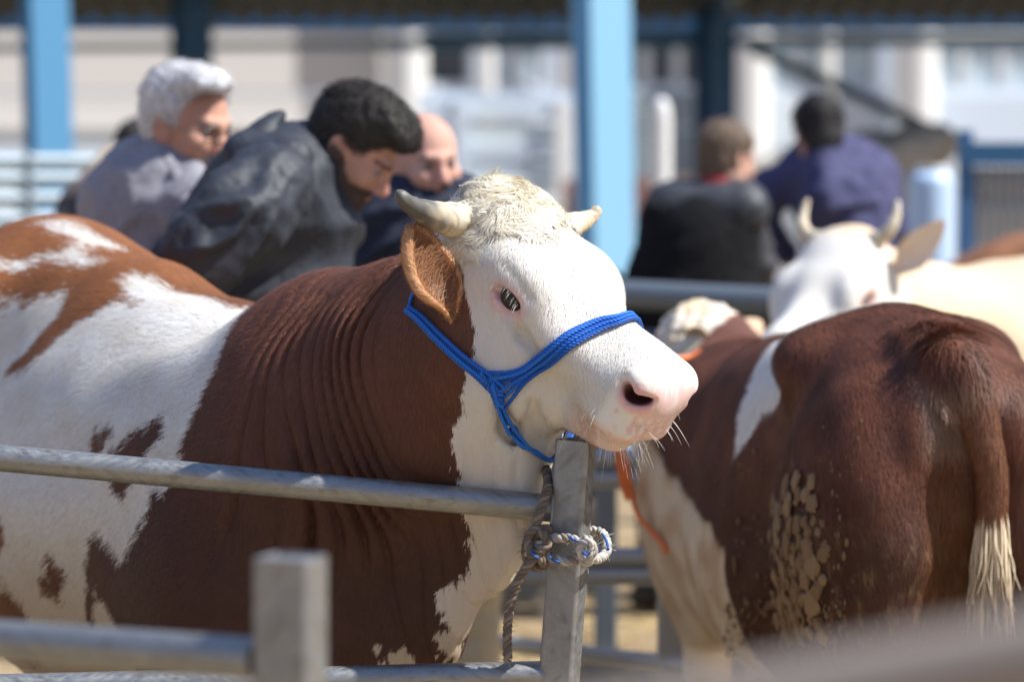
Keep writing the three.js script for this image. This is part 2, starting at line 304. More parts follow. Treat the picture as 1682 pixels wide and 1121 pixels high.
// --- roof of the shed: corrugated sheets on blue beams
{
  const r = base('shed_roof', 'dark corrugated roof of the blue steel shed along the top edge', 'roof', [0, 2.41, -24]); const N = 18;
  for (let k = 0; k < N; k++) {
    const x0 = -8.5 + k * 0.95, g = new THREE.PlaneGeometry(0.98, 6.0, 48, 1), p = g.attributes.position;
    for (let i = 0; i < p.count; i++) { const x = p.getX(i) + 0.49, t = p.getY(i) + 3.0; p.setXYZ(i, x0 + x, t * 0.115 + 0.028 * Math.sin(x * 2 * Math.PI / 0.19) + 0.06 + (k % 2) * 0.004, t); }
    g.computeVertexNormals(); mesh('roof_sheet', g, M2.roof, r);
  }
  const beam = (name, a, b, w, m = M2.blueDark) => { const A = V(...a), B = V(...b), g = new THREE.BoxGeometry(A.distanceTo(B), w, w * 0.7); g.applyQuaternion(new THREE.Quaternion().setFromUnitVectors(V(1, 0, 0), B.clone().sub(A).normalize())); g.translate(...A.add(B).multiplyScalar(0.5).toArray()); mesh(name, g, m, r); };
  beam('purlin', [-8.5, 0.04, -0.06], [8.5, 0.04, -0.06], 0.10); beam('purlin', [-8.5, 0.28, 2.9], [8.5, 0.28, 2.9], 0.10); beam('purlin', [-8.5, 0.62, 5.8], [8.5, 0.62, 5.8], 0.10);
  for (const x of [-5.6, -2.1, 1.43, 5.0]) beam('rafter', [x, 0.05, 0.15], [x, 0.66, 5.9], 0.14);
  const tieBlue = std([0.085, 0.26, 0.48], 0.5), tie = (a, b, rad) => mesh('tie_beam', local(tubeBar(a, b, rad), r), tieBlue, r);
  tie(at(-900, 88, 23.6), at(620, 74, 23.6), 0.028); tie(at(620, 74, 23.6), at(2600, 60, 23.6), 0.040); tie(at(690, 62, 23.7), at(1150, 60, 23.7), 0.03);
  const br = mesh('brace', local(tubeBar(at(1235, 82, 23.2), at(1600, 244, 22.6), 0.040), r), std([0.07, 0.13, 0.19], 0.5), r);
}
// --- building beyond: beige wall, white pillars, windows
{
  const D = 36, b = base('market_building', 'long pale building with white pillars and windows behind the shed', 'building', [0, 0, -D], 0.30), X = (px) => (px - 841) / LENS * D, Y = (py) => EYE - (py - 250) / LENS * D;
  const P = (name, x0, x1, y0, y1, z0, z1, m) => mesh(name, box([X(x0), Y(y1), z0], [X(x1), Y(y0), z1]), m, b);
  P('wall', -500, 640, -300, 152, -0.3, 0, M2.beige); P('wall', -500, 640, 158, 480, -0.3, 0.04, M2.beige); P('ledge', -500, 640, 205, 216, 0.04, 0.16, M2.beige); P('plinth', -500, 640, 240, 480, 0.04, 0.22, M2.pale);
  P('lintel', 640, 2400, -300, 48, -0.3, 0.05, M2.white); P('wall', 640, 2400, 146, 480, -0.3, 0.0, M2.pale);
  const win = (x0, x1, y0, y1, n, glass) => { for (let k = 0; k < n; k++) { const a = lerp(x0, x1, k / n), c = lerp(x0, x1, (k + 1) / n), w = base, f = new THREE.Group(); const fr = mergeGeometries([box([X(a), Y(y1), -0.12], [X(a) + 0.05, Y(y0), -0.04]), box([X(c) - 0.05, Y(y1), -0.12], [X(c), Y(y0), -0.04]), box([X(a) + 0.051, Y(y0) - 0.05, -0.12], [X(c) - 0.051, Y(y0), -0.04]), box([X(a) + 0.051, Y(y1), -0.12], [X(c) - 0.051, Y(y1) + 0.05, -0.04])]); const wf = mesh('window', fr, M2.frame, b); mesh('pane', box([X(a) + 0.052, Y(y1) + 0.052, -0.10], [X(c) - 0.052, Y(y0) - 0.052, -0.085]), glass, wf); } };
  win(684, 776, 50, 145, 1, M2.glassDark); win(808, 900, 50, 145, 2, M2.glass); win(958, 1190, 50, 145, 4, M2.glassDark); win(1274, 1492, 50, 145, 3, M2.glass); win(1578, 1800, 50, 145, 3, M2.glass);
  const pillar = (px, w, y1, z = 0.35) => { const x = X(px), g = new THREE.CylinderGeometry(w / 2, w / 2, Y(-300) - Y(y1), 32); g.translate(x, (Y(-300) + Y(y1)) / 2, z); const p = mesh('pillar', g, M2.white, b); mesh('pillar_foot', box([x - w * 0.6, 0, z - w * 0.6], [x + w * 0.6, Y(y1) , z + w * 0.6]), M2.concrete, p); };
  pillar(646, 0.44, 330); pillar(792, 0.18, 160, 0.12); pillar(930, 0.30, 330); pillar(1233, 0.46, 258); pillar(1534, 0.48, 222); pillar(1390, 0.16, 170, 0.12);
  P('panel', 1275, 1495, 152, 244, 0.0, 0.05, std([0.60, 0.66, 0.72], 0.5)); P('panel', 1578, 2000, 152, 244, 0.0, 0.05, std([0.56, 0.64, 0.74], 0.5)); P('panel', 1045, 1190, 150, 205, 0.0, 0.05, std([0.22, 0.27, 0.31], 0.5)); P('panel', 1045, 1190, 215, 290, 0.0, 0.06, std([0.20, 0.25, 0.29], 0.5));
}
// --- pale slatted side of a loading bay, between the bald man and the blue column
{
  const d = 27, g = base('slatted_wall', 'pale blue slatted metal wall between the bald man and the bright blue column', 'wall', [0, 0, -d], 0.2), X = (px) => (px - 841) / LENS * d, Y = (py) => EYE - (py - 250) / LENS * d;
  const rows = [[152, 166], [169, 196], [206, 236], [240, 258], [262, 286], [290, 318]];
  rows.forEach(([a, c], i) => mesh('slat', box([X(686), Y(c), i % 2 * 0.03], [X(950), Y(a), 0.05 + i % 2 * 0.03]), std([0.62 + (i % 3) * 0.04, 0.71 + (i % 3) * 0.04, 0.82], 0.5), g));
  for (const [a, c, m] of [[738, 760, M2.pale], [906, 934, M2.white]]) mesh('post', box([X(a), 0, 0.085], [X(c), Y(166), 0.17]), m, g);
}
{
  const low = base('low_wall', 'low pinkish brick wall behind the bright blue column', 'wall', [0, 0, -25]), X = (px) => (px - 841) / LENS * 25, Y = (py) => EYE - (py - 250) / LENS * 25;
  const R = rng(4), rows = 9, h = (Y(292) - 0) / rows; const mats = [0, 1, 2].map((i) => std([0.56 + i * 0.03, 0.30 + i * 0.03, 0.26 + i * 0.03], 0.9)), bg = new THREE.BoxGeometry(0.205, h - 0.012, 0.10);
  mesh('mortar', box([X(925), 0, -0.1], [X(1140), Y(295), -0.04]), M2.concrete, low);
  for (let r = 0; r < rows; r++) for (let k = 0; k < 5; k++) { const m = mesh('brick', bg, mats[Math.floor(R() * 3)], low); m.position.set(X(925) + 0.1 + k * 0.217 + (r % 2) * 0.05, (r + 0.5) * h, 0.0); }
}
function bollard(label, px, py, d, w) { const x = (px - 841) / LENS * d, h = EYE - (py - 250) / LENS * d, g = base('bollard', label, 'bollard', [x, 0, -d]); const p = [[0.0001, h], [w * 0.28, h - 0.012], [w * 0.44, h - 0.05], [w * 0.5, h - 0.11], [w * 0.5, 0.03]].map(([a, b]) => new THREE.Vector2(a, b)).reverse(); mesh('body', new THREE.LatheGeometry(p, 24), M2.white, g); mesh('foot_plate', new THREE.CylinderGeometry(w * 0.9, w * 0.9, 0.03, 24).translate(0, 0.015, 0), M2.concrete, g); }
bollard('white round-topped post just right of the bright blue column', 1085, 160, 16.6, 0.10);
// --- pens in the distance
function railFence(label, x0, x1, d0, d1, tops, posts, r, mat, group) {
  const g = base('pen_fence', label, 'fence', [at(x0, 0, d0)[0], 0, -d0], 0, group);
  for (const [y0, y1] of tops) mesh('rail', local(tubeBar(at(x0, y0, d0), at(x1, y1, d1), r), g), mat, g);
  for (const t of posts) { const px = lerp(x0, x1, t), d = 1 / lerp(1 / d0, 1 / d1, t), a = at(px, lerp(tops[0][0], tops[0][1], t) - 8, d); const q = squareTube(0.07, a[1]); q.translate(a[0], 0, a[2]); mesh('post', local(q, g), mat, g); }
}
const zincLit = std([0.27, 0.33, 0.37], 0.5, { metalness: 0.35 });
railFence('pale grey pen fence at the far left behind the bull', -260, 300, 13.5, 14.5, [[262, 266], [292, 294], [325, 326], [360, 358], [395, 392], [440, 436]], [0.02, 0.54, 0.98], 0.032, zincLit);
railFence('dark rail of the pen in front of the man in the padded vest', 985, 1500, 10.6, 10.2, [[482, 508], [560, 600], [660, 700]], [0.02, 0.97], 0.045, std([0.16, 0.19, 0.22], 0.5, { metalness: 0.4 }));
railFence('galvanised pen fence with a double middle rail between the two bulls', 600, 1113, 8.7, 8.3, [[752, 756], [787, 790], [918, 919], [951, 949]], [0.0, 0.985], 0.0242, M.zincFar);
railFence('low galvanised rail above the sand between the two bulls', 560, 1240, 9.6, 8.0, [[1030, 1113]], [], 0.022, M.zincFar);
{ const w = base('wire_tie', 'dark twist of wire round the end of the double rail', 'wire', at(1102, 940, 8.25)); mesh('loop', local(taper([at(1100, 898, 8.28), at(1106, 915, 8.25), at(1100, 935, 8.24), at(1103, 955, 8.25), at(1100, 968, 8.27), at(1098, 985, 8.27)], () => 0.005, 30, 6), w), std([0.03, 0.03, 0.035], 0.6), w); }
// --- blue cattle crush at the right edge
{
  const d = 15, g = base('cattle_crush', 'dark blue steel handling pen with barred sides at the right edge', 'cattle crush', [at(1630, 0, d)[0], 0, -d]), L = (geo) => local(geo, g), q = (x0, x1, y0, y1, z, t, m, n) => { const A = at(x0, y1, d), B = at(x1, y0, d); mesh(n, L(box([A[0], A[1], -d + z], [B[0], B[1], -d + z + t])), m, g); };
  q(1572, 1800, 234, 272, 0, 0.12, std([0.03, 0.12, 0.25], 0.5), 'top_beam'); q(1570, 1592, 214, 640, -0.005, 0.10, M2.blueDark, 'post'); q(1568, 1780, 432, 450, 0, 0.10, M2.blueDark, 'bottom_beam');
  for (let i = 0; i < 12; i++) { const a = at(1600 + i * 15, 276, d), b = at(1600 + i * 15, 432, d); mesh('bar', L(tubeBar([a[0], a[1], -d + 0.05], [b[0], b[1], -d + 0.05], 0.012)), M2.concrete, g); }
  q(1598, 1790, 300, 306, 0.06, 0.02, M2.concrete, 'bar'); q(1598, 1790, 350, 356, 0.06, 0.02, M2.concrete, 'bar');
  q(1596, 1790, 275, 345, -0.3, 0.02, std([0.14, 0.15, 0.17], 0.7), 'back_sheet'); q(1596, 1790, 346, 432, -0.3, 0.02, std([0.36, 0.35, 0.34], 0.7), 'back_sheet');
  const s = base('feed_barrel', 'pale blue plastic barrel standing behind the navy sweater man', 'barrel', [at(1528, 0, 14)[0], 0, -14]); const h = at(0, 278, 14)[1], w = 0.095; mesh('body', new THREE.LatheGeometry([[0.0001, 0], [w, 0], [w, 0.3], [w + 0.006, 0.32], [w + 0.006, 0.36], [w, 0.38], [w, 0.85], [w + 0.006, 0.87], [w + 0.006, 0.91], [w, 0.93], [w, h - 0.06], [w * 0.8, h - 0.01], [0.0001, h]].map(([a, b]) => new THREE.Vector2(a, b)), 28), std([0.50, 0.66, 0.85], 0.35), s); mesh('lid', new THREE.CylinderGeometry(w * 0.7, w * 0.7, 0.02, 24).translate(0, h + 0.005, 0), M2.white, s);
  const c = base('tarpaulin', 'grey beige tarpaulin over a heap beside the white pillar at right', 'tarpaulin', [at(1480, 0, 20)[0], 0, -20]); const F = new Field(); F.ell([...at(1440, 262, 20)], [0.34, 0.16, 0.3], 0.1).ell([...at(1520, 240, 20)], [0.17, 0.14, 0.3], 0.1); F.cone([at(1440, 0, 20)[0], 0.4, -20], [at(1440, 0, 20)[0], 1.3, -20], 0.45, 0.25, 0.2); const gg = F.mesh([1.2, 0, -21], [3.2, 2, -19], 0.03); finish(gg, (x, y, z) => 0.03 * noise3(x * 5, y * 5, z * 5)); mesh('cover', local(gg, c), std([0.46, 0.43, 0.38], 0.8), c);
}
// ---------------------------------------------------------------- cattle
// body axes: s forward along the back, h up from the ground, t to the animal's right; head axes: a along the face, b out of the forehead, c to its right
function cattleHead(F, H, o = {}) {
  F.in(H, 0.05);
  F.ell([0.040, -0.085, 0], [0.125, 0.090, 0.128]);                    // cranium and poll
  F.ell([0.115, -0.058, 0], [0.120, 0.088, 0.128], 0.035);              // forehead
  F.ell([0.010, -0.020, 0], [0.085, 0.055, 0.10], 0.05);               // crest of the poll
  for (const c of [-1, 1]) {
    F.ell([0.160, -0.040, 0.100 * c], [0.070, 0.048, 0.045], 0.04);    // brow over the eye
    F.ell([0.150, -0.185, 0.088 * c], [0.135, 0.125, 0.052], 0.07);    // cheek muscle
    F.cone([0.080, -0.245, 0.078 * c], [0.350, -0.172, 0.030 * c], 0.064, 0.038, 0.06);   // lower jaw
    F.cone([0.225, -0.085, 0.090 * c], [0.365, -0.080, 0.055 * c], 0.036, 0.034, 0.05);   // cheek bone
    F.ell([0.436, -0.048, 0.058 * c], [0.040, 0.042, 0.036], 0.03);    // nostril wing
  }
  F.cone([0.170, -0.100, 0], [0.395, -0.080, 0], 0.088, 0.068, 0.05);  // face
  F.cone([0.190, -0.062, 0], [0.385, -0.042, 0], 0.046, 0.040, 0.04);  // bridge of the nose
  F.ell([0.396, -0.086, 0], [0.070, 0.074, 0.086], 0.04);              // muzzle
  F.ell([0.422, -0.088, 0], [0.048, 0.072, 0.078], 0.03);
  for (const c of [-1, 1]) F.ell([0.415, -0.130, 0.042 * c], [0.062, 0.036, 0.046], 0.03);   // upper lips
  F.ell([0.378, -0.178, 0], [0.074, 0.034, 0.056], 0.018);             // lower lip and chin
}
function cattleHeadCuts(F, H) {
  F.in(H, 0.02);
  for (const c of [-1, 1]) {
    F.cutEll([0.452, -0.056, 0.067 * c], [0.024, 0.0115, 0.034], 0.012, [0, 30 * c, 22]);          // nostril
    F.cut([0.432, -0.050, 0.088 * c], [0.414, -0.038, 0.096 * c], 0.009, 0.003, 0.016);
    F.cutEll([0.168, -0.066, 0.146 * c], [0.033, 0.0155, 0.028], 0.007);                            // eye opening
    F.chain([[0.470, -0.150, 0.03 * c, 0.003], [0.430, -0.156, 0.074 * c, 0.005], [0.385, -0.160, 0.084 * c, 0.005], [0.345, -0.150, 0.084 * c, 0.003]], 0.012, true);   // line of the mouth
    F.chain([[0.190, -0.085, 0.140 * c, 0.004], [0.225, -0.100, 0.122 * c, 0.004], [0.265, -0.115, 0.108 * c, 0.001]], 0.03, true);   // tear groove
  }
}
function cattleBody(F, B, o = {}) {
  const w = o.w ?? 1, ft = o.ft ?? 0.19, lift = o.lift ?? 0;
  F.in(B, 0.16);
  F.ell([-0.36, 0.83, 0], [0.66, 0.41, 0.335 * w]);                    // barrel
  F.ell([-0.50, 0.76, 0], [0.50, 0.37, 0.345 * w]);                    // paunch
  F.cone([-0.85, 1.14, 0], [0.0, 0.975, 0], 0.155, 0.16, 0.18);        // back
  for (const c of [-1, 1]) {
    F.ell([0.03, 0.80, 0.185 * c * w], [0.23, 0.37, 0.135], 0.12);     // shoulder
    F.ell([0.11, 0.68 + lift, ft * c * w], [0.16, 0.20, 0.13 - lift * 0.4], 0.10);
    F.ell([-1.16, 0.90, 0.165 * c * w], [0.27, 0.37, 0.165], 0.12);    // thigh
    F.ell([-0.92, 1.245, 0.215 * c * w], [0.10, 0.065, 0.075], 0.10);  // hook bone
    F.ell([-1.38, 1.13, 0.12 * c * w], [0.07, 0.07, 0.06], 0.10);      // pin bone
    // legs
    F.chain([[0.06, 0.66, (ft + 0.01) * c, 0.105 - lift * 0.3], [0.08, 0.40, ft * c, 0.068 - lift * 0.2], [0.09, 0.34, ft * c, 0.062 - lift * 0.15], [0.08, 0.14, ft * c, 0.042], [0.09, 0.09, ft * c, 0.050]], 0.05);
    F.cone([0.10, 0.075, ft * c], [0.13, 0.035, ft * c], 0.050, 0.055, 0.02);
    F.chain([[-1.08, 0.80, 0.18 * c, 0.16], [-1.06, 0.64, 0.18 * c, 0.12], [-1.27, 0.44, 0.17 * c, 0.062], [-1.26, 0.40, 0.17 * c, 0.058], [-1.21, 0.13, 0.17 * c, 0.042], [-1.20, 0.09, 0.17 * c, 0.050]], 0.05);
    F.cone([-1.18, 0.075, 0.17 * c], [-1.15, 0.035, 0.17 * c], 0.050, 0.055, 0.02);
  }
  F.ell([-1.02, 1.02, 0], [0.40, 0.33, 0.25 * w]);                     // rump
  F.ell([0.20, 0.74 + lift, 0], [0.24, 0.31 - lift * 0.4, 0.22 * w]);                      // chest
  F.ell([0.32, 0.62 + lift, 0], [0.13, 0.15, 0.11], 0.12);                    // brisket
}

// ---- the brown and white bull with its chin on the post
const BB = frame([-0.46, 0, -6.6], 55.8);
const BH = frame(at(842, 340, 6.1), 36, 38.5);
const bullF = new Field();
cattleBody(bullF, BB);
bullF.in(BB, 0.14);
bullF.cone([-0.95, 1.265, 0], [-0.55, 1.195, 0], 0.112, 0.10, 0.16);      // high hips
bullF.cone([0.02, 0.84, 0], [0.24, 1.09, -0.01], 0.225, 0.195);         // neck and crest
bullF.cone([0.24, 1.10, -0.01], [0.50, 1.20, -0.06], 0.195, 0.165);
bullF.cone([0.12, 0.83, 0], [0.50, 1.08, -0.06], 0.27, 0.185);
bullF.cone([0.46, 1.16, -0.05], [0.66, 1.24, -0.10], 0.165, 0.12, 0.10);
cattleHead(bullF, BH);
bullF.in(BB, 0.10);
bullF.cone([0.56, 1.02, -0.08], [0.66, 1.14, -0.10], 0.14, 0.10);       // throat
bullF.ell([0.63, 0.93, -0.085], [0.11, 0.17, 0.055], 0.09);             // dewlap
bullF.ell([0.46, 0.76, -0.04], [0.14, 0.20, 0.07], 0.10);
cattleHeadCuts(bullF, BH);
bullF.in(BH, 0.03);
for (const c of [-1, 1]) { bullF.chain([[0.295, -0.195, 0.088 * c, 0.004], [0.312, -0.235, 0.068 * c, 0.006], [0.322, -0.275, 0.03 * c, 0.005]], 0.03, true); bullF.chain([[0.262, -0.235, 0.112 * c, 0.003], [0.283, -0.27, 0.085 * c, 0.006], [0.296, -0.31, 0.045 * c, 0.005]], 0.03, true); bullF.chain([[0.330, -0.165, 0.088 * c, 0.002], [0.345, -0.195, 0.074 * c, 0.004], [0.350, -0.225, 0.045 * c, 0.003]], 0.025, true); bullF.chain([[0.12, -0.020, 0.142 * c, 0.002], [0.165, -0.020, 0.150 * c, 0.003], [0.205, -0.035, 0.138 * c, 0.002]], 0.012, true); }
// coat of the bull: patches drawn on its own skin, along the back (s) and round the barrel (angle from the spine)
function inside(poly, x, y) { let c = false; for (let i = 0, j = poly.length - 1; i < poly.length; j = i++) { const [a, b] = poly[i], [d, e] = poly[j]; if ((b > y) !== (e > y) && x < (d - a) * (y - b) / (e - b) + a) c = !c; } return c; }
function curveAt(pts, x) { if (x <= pts[0][0]) return pts[0][1]; for (let i = 1; i < pts.length; i++) if (x <= pts[i][0]) return lerp(pts[i - 1][1], pts[i][1], (x - pts[i - 1][0]) / (pts[i][0] - pts[i - 1][0])); return pts[pts.length - 1][1]; }
const whitePatches = [
  [[-0.920, 0.110], [-0.859, 0.02], [-0.744, -0.02], [-0.62, -0.03], [-0.704, 0.123], [-0.772, 0.093], [-0.847, 0.086]],
  [[-0.96, 0.46], [-0.827, 0.379], [-0.775, 0.253], [-0.698, 0.129], [-0.567, 0.129], [-0.61, 0.200], [-0.682, 0.209], [-0.753, 0.282], [-0.813, 0.42], [-0.96, 0.52]],
  [[-0.476, 0.161], [-0.413, 0.070], [-0.166, 0.02], [-0.10, 0.02], [-0.128, 0.20], [-0.241, 0.24], [-0.31, 0.27], [-0.414, 0.235]],
];
const brownPatches = [
  [[-1.4, -0.9], [-0.30, -0.9], [-0.13, 0.0], [-0.20, 0.21], [-0.33, 0.29], [-0.403, 0.281], [-0.425, 0.37], [-0.442, 0.433], [-0.467, 0.478], [-0.486, 0.569], [-0.503, 0.677], [-0.535, 0.770], [-0.61, 0.83], [-0.645, 0.815], [-0.60, 0.70], [-0.582, 0.62], [-0.541, 0.490], [-0.560, 0.40], [-0.583, 0.349], [-0.66, 0.42], [-0.688, 0.468], [-0.714, 0.437], [-0.769, 0.50], [-0.86, 0.56], [-0.95, 0.9], [-1.4, 1.2]],
  [[-0.100, 1.031], [-0.066, 1.078], [-0.095, 1.192], [-0.142, 1.224], [-0.160, 1.182], [-0.152, 1.081]],
  [[0.074, 0.935], [0.104, 1.000], [0.080, 1.161], [0.070, 1.210], [0.035, 1.363], [0.014, 1.454], [-0.041, 1.363], [-0.067, 1.220], [-0.021, 1.135], [0.062, 0.982]],
  [[0.20, 1.351], [0.110, 1.342], [0.106, 1.510], [0.064, 1.623], [0.028, 1.80], [-0.070, 1.664], [-0.115, 1.705], [-0.132, 1.810], [-0.137, 1.945], [-0.176, 2.085], [-0.177, 2.207], [-0.096, 2.004], [-0.049, 2.052], [-0.019, 2.20], [0.3, 2.4]],
  [[-0.252, 1.802], [-0.232, 1.876], [-0.208, 1.906], [-0.237, 1.972], [-0.261, 2.025], [-0.312, 2.008], [-0.302, 1.912], [-0.270, 1.877]],
  [[-0.50, 1.60], [-0.441, 1.639], [-0.410, 1.728], [-0.418, 1.808], [-0.441, 1.83], [-0.52, 1.8]],
  [[-0.62, 2.0], [-0.44, 1.98], [-0.38, 2.1], [-0.42, 2.4], [-0.7, 2.4]],
];
const frontEdge = [[-3.2, 0.10], [-1.2, 0.12], [-0.3, 0.07], [0.15, 0.085], [0.344, 0.143], [0.410, 0.153], [0.574, 0.184], [0.658, 0.195], [0.755, 0.176], [0.872, 0.171], [0.992, 0.169], [1.181, 0.172], [1.30, 0.158], [1.34, 0.150], [1.42, 0.150], [1.48, 0.12], [1.53, 0.112], [1.56, 0.10], [2.2, 0.0]];
const whiteFlame = [[0.128, 1.30], [0.150, 1.33], [0.146, 1.42], [0.127, 1.53], [0.118, 1.58], [0.112, 1.50], [0.112, 1.36]];
const headEdge = [[-0.70, 0.45], [-0.66, 0.38], [-0.617, 0.343], [-0.541, 0.362], [-0.509, 0.340], [-0.458, 0.312], [-0.408, 0.284], [-0.371, 0.259], [-0.332, 0.228], [-0.287, 0.222], [-0.251, 0.196], [-0.208, 0.181], [-0.149, 0.160], [-0.124, 0.114], [-0.091, 0.055], [-0.05, 0.0], [0.0, -0.05], [0.05, -0.10]];
const WHITE = [0.81, 0.79, 0.75], EYE_A = [0.166, -0.066];
function bullCoat(P, jag = 1) {
  const [s, h, t] = BB.q(...P), [a, b, c] = BH.q(...P);
  const n1 = noise3(P[0] * 9, P[1] * 9, P[2] * 9), n2 = noise3(P[0] * 60, P[1] * 22, P[2] * 60), n3 = noise3(P[0] * 170, P[1] * 45, P[2] * 170);
  const onHead = s > 0.42 && (a > -0.12);
  // head: white face, brown behind
  if (s > 0.40) {
    const edge = curveAt(headEdge, b) + (n1 * 0.010 + n2 * 0.007 + n3 * 0.006) * jag;
    if (a > edge && h > 0.60 && b > -0.80) {
      let w = mixc(WHITE, [0.78, 0.70, 0.56], clamp(0.25 + n1 * 0.35) * 0.7);
      const yellow = smooth(0.12, -0.05, a) * smooth(-0.06, 0.02, b); w = mixc(w, [0.74, 0.64, 0.44], yellow * 0.65);
      if (b < -0.2) w = mixc(w, [0.70, 0.58, 0.44], smooth(-0.25, -0.45, b) * 0.55);
      // bare pink skin: muzzle, lips, eyelids
      const pink = [0.80, 0.47, 0.45], mz = smooth(0.435, 0.475, a + 0.03 * n2 - Math.abs(b + 0.05) * 0.15) * smooth(0.015, -0.02, b);
      w = mixc(w, pink, mz * 0.72);
      const lip = smooth(-0.125, -0.145, b) * smooth(-0.26, -0.22, b) * smooth(0.33, 0.40, a); w = mixc(w, [0.70, 0.46, 0.38], lip * 0.7);
      const nd = Math.hypot(a - 0.452, (b + 0.056) * 1.3, Math.abs(c) - 0.080); w = mixc(w, [0.78, 0.40, 0.38], smooth(0.045, 0.025, nd) * 0.8); if (a > 0.38) w = mixc(w, [0.075, 0.020, 0.020], smooth(-0.004, -0.016, bullF.value(...P, bullF.prims, [])));
      if (mz > 0.4 && b < -0.09) { const sp = noise3(P[0] * 300, P[1] * 300, P[2] * 300); w = mixc(w, [0.55, 0.28, 0.25], clamp(sp) * 0.8); }
      const ed = Math.hypot(a - EYE_A[0] - 0.006, (b - EYE_A[1]) * 1.35); w = mixc(w, [0.80, 0.52, 0.50], smooth(0.050, 0.030, ed) * 0.95 * (Math.abs(c) > 0.06 ? 1 : 0));
      return w;
    }
  }
  const th = Math.atan2(t, h - 0.85), sj = s + (n1 * 0.008 + n2 * 0.008 + n3 * 0.004) * jag, tj = th + (n1 * 0.02 + n2 * 0.03 + n3 * 0.05) * jag;
  let brown = sj > curveAt(frontEdge, th);
  if (inside(whiteFlame, sj, tj)) brown = false;
  if (!brown) for (const p of brownPatches) if (inside(p, sj, tj)) { brown = true; break; }
  if (brown) for (const p of whitePatches) if (inside(p, sj, tj)) { brown = false; break; }
  if (s > 0.47 && h < 0.66 + n1 * 0.04 && n2 + n1 > 0.1) brown = false;                       // flecks on the brisket
  if (brown) {
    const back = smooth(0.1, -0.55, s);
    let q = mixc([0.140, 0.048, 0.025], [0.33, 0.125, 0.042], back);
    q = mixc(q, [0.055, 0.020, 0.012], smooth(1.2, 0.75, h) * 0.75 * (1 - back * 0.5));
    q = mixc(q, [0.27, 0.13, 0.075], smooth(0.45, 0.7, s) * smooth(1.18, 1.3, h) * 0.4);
    return q.map((v) => v * (1 + n1 * 0.12 + n3 * 0.15));
  }
  let w = mixc(WHITE, [0.70, 0.62, 0.50], clamp(0.2 + n1 * 0.3 + n2 * 0.1));
  w = mixc(w, [0.50, 0.36, 0.20], smooth(0.92, 0.60, h + n1 * 0.05) * 0.75);                  // dusty belly
  return w;
}
// folds of the neck and jowl
function bullFolds(x, y, z) {
  const [s, h, t] = BB.q(x, y, z), [a, b] = BH.q(x, y, z), w = noise3(x * 5, y * 3, z * 5);
  let d = 0;
  const neck = smooth(0.24, 0.42, s) * smooth(0.66, 0.56, s + 0.04) * smooth(0.70, 0.85, h) * (a < curveAt(headEdge, b) - 0.004 ? 1 : 0.25);
  if (neck > 0) { const w2 = noise3(x * 2.3 + 4, y * 1.2, z * 2.3), u = s * 1.0 + (h - 1.1) * 0.10 + w * 0.016 + w2 * 0.055; const f = Math.abs(Math.sin(Math.PI * u / 0.030)); d -= 0.029 * Math.pow(1 - f, 1.7) * neck * clamp(0.55 + 0.95 * noise3(x * 6 + 9, y * 1.8, z * 6), 0.08, 1.3); }
  const crest = smooth(0.05, 0.2, s) * smooth(0.5, 0.3, s) * smooth(1.15, 1.25, h); if (crest > 0) { const f = Math.abs(Math.sin(Math.PI * (s + w * 0.02 - t * 0.3) / 0.034)); d -= 0.004 * Math.pow(1 - f, 2) * crest; }
  const throat = smooth(-0.26, -0.36, b) * smooth(0.2, 0.3, a) * (s > 0.5 ? 1 : 0); if (throat > 0) { const f = Math.abs(Math.sin(Math.PI * (s - t * 0.25 + w * 0.02) / 0.045)); d -= 0.006 * Math.pow(1 - f, 2) * throat; }
  if (a > 0.0 && a < 0.4 && b > -0.14 && b < 0.03 && s > 0.6) {                                  // fine creases round the eye and over the nose
    const r = Math.hypot(a - 0.17, (b + 0.066) * 1.2), f = Math.abs(Math.sin(Math.PI * (r + w * 0.006) / 0.011)); d -= 0.0014 * Math.pow(1 - f, 2) * smooth(0.075, 0.05, r) * smooth(0.022, 0.03, r);
  }
  d += noise3(x * 4, y * 4, z * 4) * 0.006 * smooth(0.4, 0.2, s);
  return d;
}
const bull = base('bull', 'large brown and white bull with a white face, chin resting on a steel post', 'bull', BB.p(-0.3, 0, 0));
bull.updateMatrixWorld(true);
const bullSkin = bullF.mesh([-2.2, 0, -8.6], [0.7, 1.6, -5.5], 0.0052, (x, y, z, r) => true);
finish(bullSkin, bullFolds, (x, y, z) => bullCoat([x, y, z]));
const bullRaw = bullSkin.clone();
mesh('body', local(bullSkin, bull), M.hide, bull);

mesh('tail', local(finish(taper([[-1.36, 1.16, 0], [-1.46, 1.12, 0.01], [-1.51, 0.95, 0.02], [-1.51, 0.70, 0.03], [-1.50, 0.45, 0.03], [-1.50, 0.30, 0.03]].map((q) => BB.p(...q)), (t) => t < 0.7 ? lerp(0.045, 0.02, t / 0.7) : 0.02 + 0.018 * Math.sin((t - 0.7) / 0.3 * 3.0), 40, 12), null, (x, y) => y < 0.6 ? WHITE : [0.30, 0.115, 0.045]), bull), M.hide, bull);
